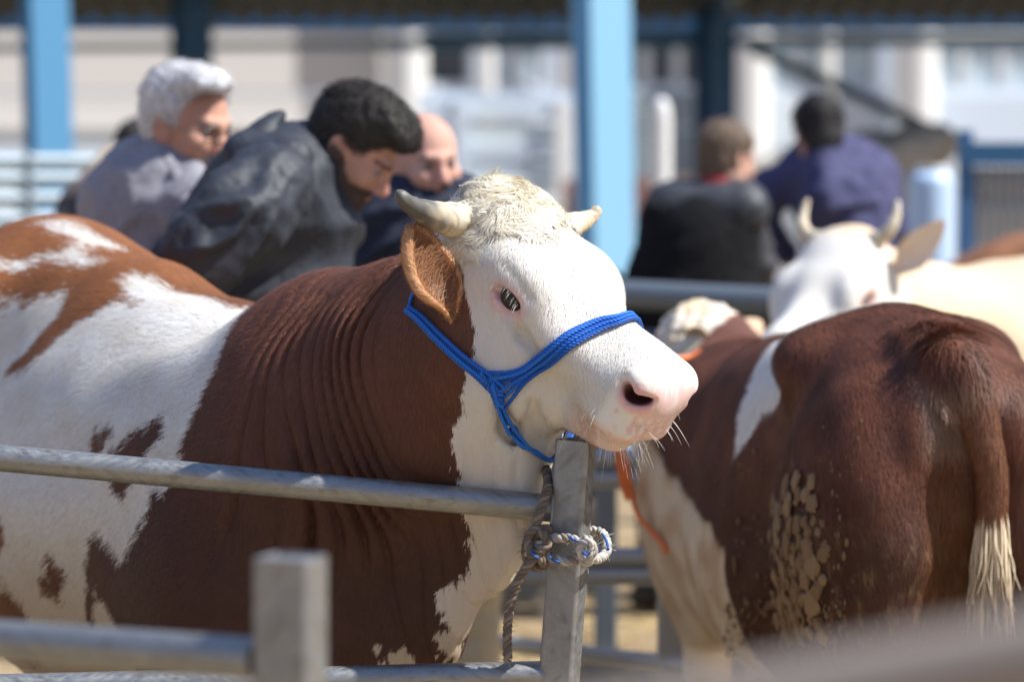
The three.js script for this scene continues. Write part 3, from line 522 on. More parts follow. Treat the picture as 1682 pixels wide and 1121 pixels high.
// eyes, horns, ears
for (const c of [-1, 1]) { const e = new THREE.SphereGeometry(0.0285, 24, 16); e.translate(...BH.p(0.168, -0.063, 0.1155 * c)); mesh('eye', local(e, bull), M.eye, bull); }
function horn(pts, r0, seed, dark) {
  const g = taper(pts, (t) => Math.max(0.0015, r0 * (t < 0.9 ? Math.pow(1 - t * 0.92, 0.62) : Math.pow(1 - 0.9 * 0.92, 0.62) * Math.sqrt(Math.max(0, 1 - Math.pow((t - 0.9) / 0.1, 2)))) * (1 + 0.05 * Math.sin(t * 34) * (1 - t) * (1 - t))), 48, 20);
  const L = pts.length - 1;
  return finish(g, (x, y, z) => 0.0012 * noise3(x * 60 + seed, y * 60, z * 60), (x, y, z) => {
    const d0 = Math.hypot(x - pts[0][0], y - pts[0][1], z - pts[0][2]), d1 = Math.hypot(x - pts[L][0], y - pts[L][1], z - pts[L][2]), t = d0 / (d0 + d1), n = noise3(x * 90, y * 90, z * 90), n2 = noise3(x * 25, y * 25, z * 25);
    let q = mixc([0.62, 0.52, 0.36], [0.70, 0.64, 0.50], clamp(0.5 + n2)); q = mixc(q, [0.24, 0.18, 0.11], clamp(n * 1.6 - 0.25) * smooth(0.65, 0.3, t));
    return mixc(q, [0.10, 0.095, 0.085], smooth(0.40, 0.75, t + n2 * 0.12) * dark);
  });
}
mesh('horn', local(horn([at(790, 366, 6.08), at(748, 362, 6.02), at(712, 353, 5.97), at(680, 340, 5.93), at(662, 326, 5.91), at(651, 313, 5.905)], 0.040, 1, 1), bull), M.horn, bull);
mesh('horn', local(horn([at(905, 385, 6.2), at(935, 372, 6.24), at(960, 362, 6.27), at(975, 352, 6.28), at(983, 338, 6.28)], 0.034, 5, 0.15), bull), M.horn, bull);

function ear(B, T, A, n, len, wid) {            // B base, T tip, A across, n the way it opens
  const g = new THREE.PlaneGeometry(1, 1, 40, 44), p = g.attributes.position, two = [];
  for (const side of [0, 1]) {
    const q = new Float32Array(p.count * 3);
    for (let i = 0; i < p.count; i++) {
      const v = (p.getX(i)) * 2, u = p.getY(i) + 0.5;
      const prof = Math.pow(Math.sin(Math.PI * (0.10 + 0.90 * Math.pow(u, 0.9)) * 0.985 + 0.02), 0.62), w = wid * (0.30 + 0.70 * smooth(0, 0.45, u)) * Math.max(0.02, prof);
      const curl = lerp(2.1, 1.0, smooth(0, 0.75, u)), ang = v * curl, depth = w * lerp(0.85, 0.55, u);
      const roll = side ? 1 - 0.13 * (1 - v * v) : 1, th = side ? 0.006 * (1 - Math.pow(Math.abs(v), 6)) * smooth(1.0, 0.93, u) : 0;
      const X = Math.sin(ang) / Math.sin(Math.min(curl, 1.57)) * w, D = -Math.cos(ang) * depth + depth * 0.25;
      const bend = 0.018 * u * u;
      for (let k = 0; k < 3; k++) q[i * 3 + k] = lerp(B[k], T[k], u) + A[k] * X + n[k] * (D + th - bend) + 0.0008 * noise3(i * 0.3, k, u * 9);
    }
    const AL = [A[1] * (T[2] - B[2]) - A[2] * (T[1] - B[1]), A[2] * (T[0] - B[0]) - A[0] * (T[2] - B[2]), A[0] * (T[1] - B[1]) - A[1] * (T[0] - B[0])], opens = AL[0] * n[0] + AL[1] * n[1] + AL[2] * n[2] > 0;
    const h = g.clone(); h.setAttribute('position', new THREE.BufferAttribute(q, 3)); if ((side === 1) !== opens) h.index.array.reverse(); two.push(h);
  }
  for (const [i, h] of two.entries()) {
    h.computeVertexNormals(); const uv = h.attributes.uv, c = new Float32Array(h.attributes.position.count * 3);
    for (let j = 0; j < h.attributes.position.count; j++) { const v = Math.abs(uv.getX(j) * 2 - 1), u = uv.getY(j), rim = Math.max(smooth(0.72, 0.95, v), smooth(0.86, 0.97, u));
      const nn = noise3(u * 30, v * 30, i * 9) * 0.1;
      c.set((i ? mixc([0.20, 0.08, 0.034], [0.66, 0.34, 0.15], rim) : mixc([0.46, 0.25, 0.15], [0.64, 0.33, 0.15], rim)).map((k) => k * (1 + nn)), j * 3); }
    h.setAttribute('color', new THREE.BufferAttribute(c, 3));
  }
  return [mergeGeometries(two), two[1]];
}
const nrm = (v) => { const l = Math.hypot(...v); return v.map((x) => x / l); }, cross = (a, b) => [a[1] * b[2] - a[2] * b[1], a[2] * b[0] - a[0] * b[2], a[0] * b[1] - a[1] * b[0]];
const hairs = [];
function bullEar(side) {
  const m = (p) => { if (side > 0) return p; const [a, b, c] = BH.q(...p); return BH.p(a - 0.02, b - 0.05, -c); }, mv = (v) => { if (side > 0) return v; const o = m([0, 0, 0]), q = m(v); return q.map((x, i) => x - o[i]); };
  const B = at(744, 528, 5.985), T = at(690, 374, 5.945), L = nrm(T.map((v, i) => v - B[i]));
  let A = nrm([0.70, 0.22, -0.62]); const n = nrm(cross(A, L)).map((v) => v), n2 = n[2] < 0 ? n.map((v) => -v) : n; A = nrm(cross(L, n2)); if (A[0] < 0) A = A.map((v) => -v);
  const [g, inner] = ear(m(B), m(T), mv(A), mv(n2), 0.19, 0.046);
  const e = mesh('ear', local(g.clone(), bull), M.hide, bull);
  { // the thick rolled edge
    const q = [], pm = e.geometry.attributes.position; const at2 = (i, j) => { const k = j * 41 + i; return [pm.getX(k) + bull.position.x, pm.getY(k) + bull.position.y, pm.getZ(k) + bull.position.z]; };
    for (let j = 43; j > 4; j -= 3) q.push(at2(0, j)); for (let i = 4; i < 40; i += 6) q.push(at2(i, 1)); for (let j = 5; j < 44; j += 3) q.push(at2(40, j));
    mesh('ear_rim', local(finish(taper(q, (t) => (0.0062 + 0.0045 * smooth(0.0, 0.25, t) * smooth(0.62, 0.4, t)) * Math.pow(Math.sin(Math.PI * clamp(t, 0.03, 0.97)), 0.35), 90, 10), (x, y, z) => 0.0008 * noise3(x * 90, y * 90, z * 90), (x, y, z) => mixc([0.62, 0.32, 0.14], [0.72, 0.42, 0.21], clamp(0.5 + noise3(x * 50, y * 50, z * 50)))), bull), M.hide, bull);
  }
  if (side > 0) {
    const rimG = bull.children[bull.children.length - 1].geometry.clone().applyMatrix4(bull.matrixWorld); grow(rimG, 3200, 35, () => 1, (P, N) => L.map((v, i) => v * 0.4 + (P[i] - (B[i] + T[i]) / 2) * 6), (P, N, R) => ({ w: 0.0007, l: 0.005 + R() * 0.009, lift: 1.2, mess: 1.0, c: mixc([0.42, 0.19, 0.08], [0.74, 0.45, 0.24], R()) }), bull, 'ear_hair', M.hair);
    grow(inner, 420, 37, () => 1, () => A.map((v, i) => v * 0.8 + 0.5 * L[i]), (P, N, R) => ({ w: 0.0008, l: 0.018 + R() * 0.018, lift: 1.6, mess: 1.4, c: mixc([0.12, 0.045, 0.02], [0.42, 0.20, 0.09], R()) }), bull, 'ear_hair', M.hair);
    const R0 = grow(inner, 2600, 31, (x, y, z) => 1, () => mv(A).map((v, i) => -v + 0.5 * L[i]), (P, N, R) => ({ w: 0.0008, l: 0.009 + R() * 0.010, lift: 0.9, mess: 0.9, c: mixc([0.15, 0.055, 0.025], [0.55, 0.27, 0.12], R()) }), bull, 'ear_hair', M.hair);
    R0.name = 'ear_hair';
    grow(g, 9000, 33, () => 1, () => L, (P, N, R) => { const t = clamp(((P[0] - B[0]) * A[0] + (P[1] - B[1]) * A[1] + (P[2] - B[2]) * A[2]) * 6); return { w: 0.0007, l: 0.005 + R() * 0.004, lift: 0.9, mess: 0.7, c: mixc([0.48, 0.24, 0.11], [0.70, 0.39, 0.19], R()) }; }, bull, 'ear_hair', M.hair);
  }
}
bullEar(1); bullEar(-1);

// short coat, each hair in the colour of the skin it grows from
const bellyward = (P) => { const [s, h, t] = BB.q(...P), back = BB.v(-0.75, -0.55, 0.1); return back; };
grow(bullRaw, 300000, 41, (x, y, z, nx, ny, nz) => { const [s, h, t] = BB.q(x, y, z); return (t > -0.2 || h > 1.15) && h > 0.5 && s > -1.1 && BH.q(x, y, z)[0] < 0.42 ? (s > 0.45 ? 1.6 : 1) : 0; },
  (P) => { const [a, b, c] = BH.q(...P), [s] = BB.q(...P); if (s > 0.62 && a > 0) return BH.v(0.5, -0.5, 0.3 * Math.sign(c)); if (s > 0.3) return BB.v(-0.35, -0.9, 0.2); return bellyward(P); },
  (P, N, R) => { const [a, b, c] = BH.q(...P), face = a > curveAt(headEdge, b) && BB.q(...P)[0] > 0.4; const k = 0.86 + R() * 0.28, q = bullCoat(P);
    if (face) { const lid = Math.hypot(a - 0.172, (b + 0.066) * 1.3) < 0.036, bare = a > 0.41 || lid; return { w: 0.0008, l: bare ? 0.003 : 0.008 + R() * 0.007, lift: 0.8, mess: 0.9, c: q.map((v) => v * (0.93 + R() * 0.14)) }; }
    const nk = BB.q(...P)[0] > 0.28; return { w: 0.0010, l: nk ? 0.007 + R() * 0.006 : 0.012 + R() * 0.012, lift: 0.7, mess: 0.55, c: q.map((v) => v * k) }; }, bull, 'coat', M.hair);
// curls of the forelock: wavy locks
const lockGeo = [0, 1, 2].map((k) => {
  const R = rng(900 + k), parts = [];
  for (let s = 0; s < 12; s++) {
    const ph = R() * 6.28, turns = 1.6 + R() * 1.6, rad = 0.05 + R() * 0.07, ox = (R() - 0.5) * 0.22, oy = (R() - 0.5) * 0.06, pts = [];
    for (let i = 0; i <= 7; i++) { const t = i / 7, a = ph + t * turns * 6.28; pts.push([ox * (1 - t * 0.6) + Math.cos(a) * rad * t, 0.02 + oy + 0.20 * Math.sin(t * 2.6) + Math.sin(a) * rad * t, t]); }
    parts.push(taper(pts, (t) => 0.022 * (1 - t * 0.85), 12, 4));
  }
  return mergeGeometries(parts);
});
const poll = (x, y, z) => { const [a, b, c] = BH.q(x, y, z); if (b < -0.09 || a < -0.13 || BB.q(x, y, z)[0] < 0.4) return 0; const e = 0.045 + 0.06 * (1 - Math.pow(c / 0.135, 2)) + (c > 0 ? 0.02 : 0) + noise3(c * 18, 3, a * 6) * 0.022; return smooth(e, e - 0.03, a); };
const wave = (x, y, z) => { const e = 0.01, f = 13, n = (p, q, r) => noise3(p * f, q * f, r * f) + 0.5 * noise3(p * f * 2.3 + 5, q * f * 2.3, r * f * 2.3); return [n(x + e, y, z) - n(x - e, y, z), n(x, y + e, z) - n(x, y - e, z), n(x, y, z + e) - n(x, y, z - e)]; };
const curlLook = (long) => (P, N, R) => { const y = clamp(0.35 + 0.6 * noise3(P[0] * 12, P[1] * 12, P[2] * 12) + (R() - 0.5) * 0.5), a = BH.q(...P)[0]; return { w: 0.0011, l: long * (0.6 + R() * 0.7), lift: 0.8 + R() * 0.8, mess: 0.5, c: mixc([0.84, 0.79, 0.68], [0.76, 0.66, 0.46], y * smooth(0.16, 0.0, a)) }; };
const curlFlow = (P, N) => { const g = V(...wave(...P)), t = V(0, 0, 0).crossVectors(N, g).normalize(), f = BH.v(0.55, -0.1, BH.q(...P)[2] * 3.2); return [t.x * 1.1 + f[0], t.y * 1.1 + f[1], t.z * 1.1 + f[2]]; };
grow(bullRaw, 34000, 57, poll, curlFlow, curlLook(0.026), bull, 'forelock', M.hair);
{
  const R = rng(55), lists = [[], [], []], col = new THREE.Color(), m = new THREE.Matrix4(), P3 = bullRaw.attributes.position, cand = [];
  for (let i = 0; i < P3.count; i++) if (poll(P3.getX(i), P3.getY(i), P3.getZ(i)) > 0.4) cand.push(i);
  for (let n = 0; n < 240; n++) {
    const i = cand[Math.floor(R() * cand.length)], P = [P3.getX(i), P3.getY(i), P3.getZ(i)], N = V(bullRaw.attributes.normal.getX(i), bullRaw.attributes.normal.getY(i), bullRaw.attributes.normal.getZ(i)), f = V(...curlFlow(P, N)); f.addScaledVector(N, -f.dot(N)).normalize();
    const side = V(0, 0, 0).crossVectors(N, f), l = 0.030 + R() * 0.024;
    m.makeBasis(side.multiplyScalar(l), N.clone().multiplyScalar(l * 0.40), f.multiplyScalar(l)).setPosition(...P);
    lists[n % 3].push([m.clone(), curlLook(1)(P, N, R).c]);
  }
  const inv = bull.matrixWorld.clone().invert();
  lists.forEach((l, k) => {
    const im = new THREE.InstancedMesh(lockGeo[k], M.hair, l.length);
    l.forEach(([mm, q], i) => { im.setMatrixAt(i, mm.premultiply(inv)); im.setColorAt(i, col.setRGB(...q)); });
    im.name = 'forelock'; im.castShadow = im.receiveShadow = true; im.userData.kind = 'stuff'; bull.add(im);
  });
}
// lashes, whiskers and chin hairs
{
  const R = rng(71), hairsGeo = [], add = (p, dir, l, w, droop) => { const d = V(...dir).normalize(), q = [0, 0.33, 0.66, 1].map((t) => [p[0] + d.x * l * t, p[1] + d.y * l * t - droop * l * t * t, p[2] + d.z * l * t]); hairsGeo.push(taper(q, (t) => w * (1 - t * 0.8), 6, 4)); };
  for (let i = 0; i < 22; i++) { const t = R(), a = lerp(0.140, 0.196, t), b = -0.044 - 0.010 * Math.abs(t - 0.45) * 3; const P = BH.p(a, b, 0.146 - R() * 0.004); add(P, BH.v((t - 0.5) * 0.6 + (R() - 0.5) * 0.3, -0.05 - R() * 0.35, 0.9), 0.011 + R() * 0.008, 0.00034, 0.5); }
  const lash = mergeGeometries(hairsGeo); hairsGeo.length = 0;
  mesh('eyelashes', local(lash, bull), std([0.82, 0.80, 0.76], 0.6), bull).userData.kind = 'stuff';
  for (let i = 0; i < 130; i++) { const a = 0.36 + R() * 0.12, b = -0.10 - R() * 0.10, c = (R() * 1.7 - 0.7) * 0.09; const P = bullF.snap(BH.p(a, b, c)), N = bullF.grad(...P); add(P, N.map((v, k) => v + (R() - 0.5) * 1.0 + BH.v(0.5, -0.1, 0)[k]), 0.015 + R() * R() * 0.045, 0.0004, 0.35); }
  mesh('whiskers', local(mergeGeometries(hairsGeo), bull), std([0.80, 0.76, 0.68], 0.5), bull).userData.kind = 'stuff';
}

// ---- blue rope halter, laid over the skin
const halterRope = [0, 1, 2].map((k) => new THREE.MeshStandardMaterial({ color: new THREE.Color().setRGB(...[[0.010, 0.135, 0.56], [0.014, 0.17, 0.64], [0.008, 0.10, 0.44]][k]), roughness: 0.55 }));
const halter = base('rope_halter', 'bright blue braided rope halter around the head of the big bull', 'halter', BH.p(0.2, -0.2, 0.14));
function laid(pts, lift) { const c = new THREE.CatmullRomCurve3(pts.map((p) => V(...BH.p(...p)))), q = []; for (let i = 0; i <= 26; i++) { const p = c.getPoint(i / 26); q.push(bullF.snap([p.x, p.y, p.z], lift)); } return q; }
function strandRope(name, pts, k, lift = 0.006, r = 0.0034) {
  const path = laid(pts, lift), gs = ropeStrands(path, r * 0.55, 3, 0.022, r * 0.62, false, 5);
  mesh(name, local(mergeGeometries(gs), halter), halterRope[k % 3], halter);
}
const sh = (pts, da, db) => pts.map(([a, b, c], i) => [a + da[0] + (da[1] - da[0]) * i / (pts.length - 1), b + db[0] + (db[1] - db[0]) * i / (pts.length - 1), c]);
const cheekPts = [[0.030, -0.215, 0.150], [0.056, -0.205, 0.163], [0.107, -0.204, 0.164], [0.170, -0.203, 0.158], [0.216, -0.201, 0.148], [0.255, -0.205, 0.136]];
for (let i = 0; i < 4; i++) strandRope('cheek_rope', sh(cheekPts, [(i - 1.5) * 0.002, (i - 1.5) * 0.006], [(i - 1.5) * 0.004, (i - 1.5) * 0.0075]), i, 0.005 + (i % 2) * 0.004);
const far = [[0.305, 0.008, -0.045], [0.300, -0.03, -0.088], [0.290, -0.09, -0.115], [0.265, -0.16, -0.125], [0.24, -0.205, -0.135]];
const nb = [[[0.206, -0.203, 0.151], [0.254, -0.156, 0.128], [0.274, -0.091, 0.122], [0.284, -0.034, 0.092], [0.292, -0.003, 0.052], [0.302, 0.005, 0.020]],
  [[0.275, -0.226, 0.124], [0.279, -0.165, 0.118], [0.299, -0.108, 0.112], [0.313, -0.048, 0.098], [0.318, -0.009, 0.060], [0.324, 0.002, 0.030]]];
for (let i = 0; i < 6; i++) { const t = i / 5, mid = nb[0].map((p, j) => p.map((v, k) => lerp(v, nb[1][j][k], j === 0 ? t : 0.10 + t * 0.85))); strandRope('nose_rope', [...mid, ...far.map((p, j) => [p[0] + (t - 0.5) * 0.02, p[1], p[2]])], i, 0.005 + (i % 2) * 0.0035); }
const chinPts = [[0.225, -0.198, 0.146], [0.245, -0.208, 0.138], [0.268, -0.230, 0.126], [0.294, -0.260, 0.095], [0.316, -0.286, 0.059], [0.330, -0.303, 0.023], [0.335, -0.305, -0.03], [0.31, -0.275, -0.07], [0.26, -0.22, -0.12]];
for (let i = 0; i < 4; i++) strandRope('chin_rope', sh(chinPts, [(i - 1.5) * 0.005, (i - 1.5) * 0.0035], [(i - 1.5) * 0.002, (i - 1.5) * 0.002]), i, 0.005 + (i % 2) * 0.004);
for (let i = 0; i < 5; i++) strandRope('knot_strand', [[0.212 + i * 0.010, -0.196 - i * 0.001, 0.15], [0.232 + i * 0.009, -0.205 - i * 0.003, 0.145], [0.246 + i * 0.008, -0.214 - i * 0.003, 0.138], [0.262 + i * 0.004, -0.205 - i * 0.005, 0.13]], i + 1, 0.010 + (i % 2) * 0.003);
strandRope('poll_rope', [[0.030, -0.215, 0.150], [0.0, -0.18, 0.158], [-0.06, -0.10, 0.15], [-0.09, -0.02, 0.08], [-0.09, 0.0, 0.0], [-0.09, -0.02, -0.08]], 1, 0.004);
// ---------------------------------------------------------------- the other cattle
function cow(name, label, B, H, o) {
  const F = new Field(), g = base(name, label, 'cow', [B.o[0], 0, B.o[2]]); g.updateMatrixWorld(true);
  cattleBody(F, B, o);
  const nk = B.q(...H.p(0.02, -0.10, 0)), nj = B.q(...H.p(0.14, -0.22, 0));
  F.in(B, 0.12); F.cone([0.0, o.nh ?? 1.0, 0], [nk[0], nk[1], nk[2]], 0.19, 0.115); F.cone([0.12, 0.80, 0], nj, 0.24, 0.10); F.cone([0.1, 0.92, 0], nk.map((v, i) => (v + nj[i]) / 2), 0.23, 0.12);
  o.more?.(F); cattleHead(F, H); cattleHeadCuts(F, H);
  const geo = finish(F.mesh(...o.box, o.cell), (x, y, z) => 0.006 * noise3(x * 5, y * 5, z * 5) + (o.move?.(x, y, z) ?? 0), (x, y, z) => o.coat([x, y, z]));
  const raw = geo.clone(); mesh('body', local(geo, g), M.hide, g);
  for (const c of [-1, 1]) {
    const e = new THREE.SphereGeometry(0.025, 16, 12); e.translate(...H.p(0.166, -0.063, 0.118 * c)); mesh('eye', local(e, g), M.eye, g);
    if (o.horn) { const h = o.horn.map(([a, b, t]) => H.p(a, b, t * c)); mesh('horn', local(horn(h, o.hr ?? 0.026, 3, o.dark ?? 0.5), g), M.horn, g); }
    if (o.sides && !o.sides.includes(c)) continue;
    const Bp = H.p(0.015, -0.10, 0.125 * c), T = H.p(...(o.ear ?? [-0.02, -0.13, 0.30]).map((v, i) => i === 2 ? v * c : v)), L = nrm(T.map((v, i) => v - Bp[i])); let n2 = H.v(0.8, 0.2, 0.35 * c); const A = nrm(cross(L, n2)); n2 = nrm(cross(A, L)); if (n2[0] * H.X[0] + n2[1] * H.X[1] + n2[2] * H.X[2] < 0) n2 = n2.map((v) => -v);
    const [eg] = ear(Bp, T, A, n2, 0.19, 0.046); if (o.earTint) { const cc = eg.attributes.color; for (let i = 0; i < cc.count; i++) cc.setXYZ(i, ...mixc([cc.getX(i), cc.getY(i), cc.getZ(i)], o.earTint, 0.8)); } mesh('ear', local(eg, g), M.hide, g);
  }
  return { g, F, raw, B, H };
}
const RED = [0.120, 0.040, 0.022], CREAM = [0.76, 0.68, 0.56];
// brown animal seen from behind
const B2 = frame([0.590, 0, -7.96], -104, 0, 0, 0.9), H2 = frame(at(1122, 545, 8.6), 200, 66, 0, 0.9);
const tailPts = [[-1.30, 1.255, -0.035, 0.050], [-1.40, 1.25, -0.025, 0.048], [-1.475, 1.19, -0.012, 0.038], [-1.50, 1.10, 0.005, 0.031], [-1.505, 1.02, 0.022, 0.027], [-1.50, 0.925, 0.026, 0.025]];
const mudZone = (P) => { const [s, h, t] = B2.q(...P); return [s, h, t]; };
function cow2Coat(P) {
  const [s, h, t] = B2.q(...P), n1 = noise3(P[0] * 8, P[1] * 8, P[2] * 8), n2 = noise3(P[0] * 40, P[1] * 16, P[2] * 40), n3 = noise3(P[0] * 130, P[1] * 40, P[2] * 130), j = n1 * 0.012 + n2 * 0.01 + n3 * 0.006;
  const [a, b, c] = H2.q(...P);
  if (s > 0.38 && a > -0.20) { const face = a > curveAt([[-0.5, 0.22], [-0.25, 0.16], [-0.16, 0.02], [-0.1, -0.16], [0.05, -0.3]], b) + j; if (a > 0.30 && b < -0.02 && n1 > -0.2 && a < 0.46 && b < -0.11) return [0.26, 0.12, 0.06]; return face ? mixc(CREAM, [0.70, 0.55, 0.34], clamp(0.3 + n1)) : RED; }
  const th = Math.atan2(t, h - 0.85), u = s + j;
  const wl = curveAt([[-1.12, -0.612], [-1.06, -0.612], [-0.90, -0.585], [-0.65, -0.54], [-0.44, -0.48], [-0.3, -0.44], [0.3, -0.46], [1.1, -0.62]], th), wr = curveAt([[-1.12, -0.612], [-0.99, -0.64], [-0.76, -0.70], [-0.65, -0.90], [-0.3, -0.95], [0.3, -0.8], [1.1, -0.62]], th);
  if (u < wl + n1 * 0.01 && u > wr && Math.abs(th) < 1.12) return WHITE.map((v) => v * 0.98);
  if (s > -0.62 && s < 0.6 && Math.abs(th + n1 * 0.03) > -curveAt([[-0.62, -1.85], [-0.53, -1.70], [-0.363, -1.574], [-0.109, -1.367], [0.006, -1.163], [0.2, -1.10]], s)) return mixc(CREAM, [0.62, 0.47, 0.32], clamp(0.4 + n1));
  if (s > -0.5 && h < 0.52) return CREAM;
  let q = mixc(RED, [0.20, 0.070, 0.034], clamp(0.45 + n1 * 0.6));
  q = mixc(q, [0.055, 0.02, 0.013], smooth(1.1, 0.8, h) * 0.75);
  if (s < -1.15) {
    const mid = smooth(0.095, 0.035, Math.abs(t + 0.055)); q = mixc(q, [0.38, 0.26, 0.19], mid * smooth(1.02, 1.10, h) * smooth(1.25, 1.19, h) * 0.75); q = mixc(q, [0.24, 0.10, 0.04], mid * smooth(1.08, 0.95, h) * 0.6);
    const dirt = smooth(0.10, 0.45, n2 + n3 * 0.7 + smooth(0.72, 0.55, h) * 0.6 - 0.25) * smooth(0.98, 0.80, h); q = mixc(q, [0.27, 0.18, 0.10], dirt * 0.55);
    const cake = smooth(0.40, 0.15, Math.abs(th + 1.62)) * smooth(0.13, 0.05, Math.abs(s + 1.30 + n1 * 0.03)) * clamp(0.6 + n2 * 0.9); q = mixc(q, [0.17, 0.11, 0.062], cake * 0.7);
  }
  return q.map((v) => v * (1 + n3 * 0.12));
}
const cow2 = cow('cow', 'dark red brown animal seen from behind with dried mud caked on its thigh', B2, H2, {
  w: 0.80, ft: 0.125, lift: 0.09, cell: 0.009, box: [[-0.6, 0, -9.4], [1.6, 1.5, -5.9]], coat: cow2Coat, move: (x, y, z) => { const [a, b] = H2.q(x, y, z); return a > -0.15 && a < 0.12 && b > -0.08 && B2.q(x, y, z)[0] > 0.4 ? 0.010 * noise3(x * 28, y * 28, z * 28) + 0.006 : 0; }, earTint: [0.62, 0.46, 0.30], ear: [-0.06, -0.12, 0.29], nh: 0.96,
  more: (F) => { F.in(B2, 0.07); F.chain(tailPts.slice(0, 3), 0.05); for (const c of [-1, 1]) { F.ell([-1.30, 0.84, 0.195 * c], [0.20, 0.34, 0.150], 0.10); F.ell([-1.43, 1.09, 0.115 * c], [0.055, 0.085, 0.048], 0.035); F.cone([-1.43, 1.10, 0.115 * c], [-1.45, 0.84, 0.135 * c], 0.035, 0.045, 0.05); F.ell([-1.00, 1.235, 0.225 * c], [0.085, 0.055, 0.06], 0.06); } F.cut([-1.55, 1.18, -0.05], [-1.57, 0.55, -0.05], 0.045, 0.10, 0.08); },
});
{
  const g = cow2.g;
  mesh('tail', local(taper(tailPts.map(([s, h, t]) => B2.p(s, h, t)), (t) => { const i = t * 5, k = Math.min(4, Math.floor(i)); return lerp(tailPts[k][3], tailPts[k + 1][3], i - k); }, 60, 20), g), std([0.19, 0.075, 0.036], 0.75), g);
  const tm = g.children[g.children.length - 1].geometry; const tw = tm.clone(); tw.applyMatrix4(g.matrixWorld);
  grow(tw, 26000, 61, () => 1, () => [0, -1, 0], (P, N, R) => ({ w: 0.0011, l: 0.014 + R() * 0.014, lift: 1.5, mess: 0.6, c: mixc([0.13, 0.045, 0.022], [0.30, 0.13, 0.065], R()) }), g, 'tail_hair', M.hair);
  // brush of the tail: clumped long hair, white above, caked brown below
  const R = rng(13), top = B2.p(-1.50, 0.94, 0.026), gs = [];
  for (let i = 0; i < 240; i++) { const a = R() * 6.28, r = 0.026 * Math.sqrt(R()), L = 0.16 + R() * 0.24, o = B2.v(Math.sin(a) * r, 0, Math.cos(a) * r), w = R() * 0.02, clump = Math.floor(R() * 5) - 2; const pts = [0, 0.25, 0.5, 0.75, 1].map((t) => [top[0] + o[0] * (1 + t * 0.5) + Math.sin(t * 9 + i) * 0.006 * t + clump * 0.008 * t, top[1] + 0.02 - L * t, top[2] + o[2] * (1 + t * 0.5) + Math.cos(t * 8 + i) * 0.006 * t]); const h = taper(pts, (t) => 0.0032 * (1 - 0.75 * t), 12, 5); gs.push(finish(h, null, (x, y, z) => mixc(mixc([0.72, 0.62, 0.46], [0.60, 0.45, 0.27], R() * 0.6), [0.26, 0.16, 0.08], smooth(0.74, 0.62, y + noise3(x * 40, y * 12, z * 40) * 0.08) * 0.8))); }
  const br = mesh('tail_brush', local(mergeGeometries(gs), g), M.hide, g); br.userData.kind = 'stuff';
  // hair on the ridge of the tail head
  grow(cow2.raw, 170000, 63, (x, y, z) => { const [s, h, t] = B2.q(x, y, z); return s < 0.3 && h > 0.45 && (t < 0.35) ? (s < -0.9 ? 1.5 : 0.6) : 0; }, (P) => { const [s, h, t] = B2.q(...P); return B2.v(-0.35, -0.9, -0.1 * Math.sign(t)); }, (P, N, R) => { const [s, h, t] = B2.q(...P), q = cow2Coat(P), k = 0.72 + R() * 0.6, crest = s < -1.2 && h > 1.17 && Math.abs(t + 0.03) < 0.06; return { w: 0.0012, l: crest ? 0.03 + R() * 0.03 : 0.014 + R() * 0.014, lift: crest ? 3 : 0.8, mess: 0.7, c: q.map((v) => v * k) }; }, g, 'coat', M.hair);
  // dried mud: separate cakes, each a lump of its own
  const mudM = [0, 1, 2].map((i) => std([0.20 + i * 0.035, 0.132 + i * 0.025, 0.070 + i * 0.016], 0.95)), R2 = rng(27), put = []; let tries = 0;
  const variants = [0, 1, 2, 3, 4, 5].map((k) => { const s = new THREE.IcosahedronGeometry(1, 3), p = s.attributes.position; for (let i = 0; i < p.count; i++) { const x = p.getX(i), y = p.getY(i), z = p.getZ(i), r = 1 + 0.30 * noise3(x * 1.1 + k * 7, y * 1.1, z * 1.1) + 0.10 * noise3(x * 4, y * 4 + k, z * 4), e = 0.62; p.setXYZ(i, Math.sign(x) * Math.pow(Math.abs(x), e) * r, y * 0.42 * r, Math.sign(z) * Math.pow(Math.abs(z), e) * r); } const t = s; t.computeVertexNormals(); return t; });
  const spine = [[1318, 790, 22], [1312, 850, 42], [1322, 905, 48], [1318, 960, 40], [1310, 1010, 36], [1325, 1050, 34]];
  const lookFrom = (px, py) => { const d = [(px - 841) / LENS, -(py - 250) / LENS, -1], l = Math.hypot(...d); return cow2.F.ray([0, EYE, 0], d.map((v) => v / l), 5.4, 8.5); };
  while (put.length < 70 && tries++ < 3000) {
    const q = Math.min(spine.length - 2, Math.floor(R2() * (spine.length - 1))), f = R2(), cx = lerp(spine[q][0], spine[q + 1][0], f), cy = lerp(spine[q][1], spine[q + 1][1], f), cw = lerp(spine[q][2], spine[q + 1][2], f), px = cx + (R2() - 0.5) * 2 * cw, py = cy, r = 0.006 + Math.pow(R2(), 0.8) * 0.019;
    const P = lookFrom(px, py); if (!P) continue; if (put.some(([Q, q2]) => Math.hypot(Q[0] - P[0], Q[1] - P[1], Q[2] - P[2]) < (r + q2) * 0.98)) continue;
    put.push([P, r]); const N = V(...cow2.F.grad(...P)), m = mesh('mud_cake', variants[Math.floor(R2() * 6)], mudM[Math.floor(R2() * 3)], g), up = V(0, 1, 0); up.addScaledVector(N, -up.dot(N)).normalize(); const sd = V(0, 0, 0).crossVectors(N, up), an = (R2() - 0.5) * 1.2, u2 = up.clone().multiplyScalar(Math.cos(an)).addScaledVector(sd, Math.sin(an)), s2 = V(0, 0, 0).crossVectors(N, u2);
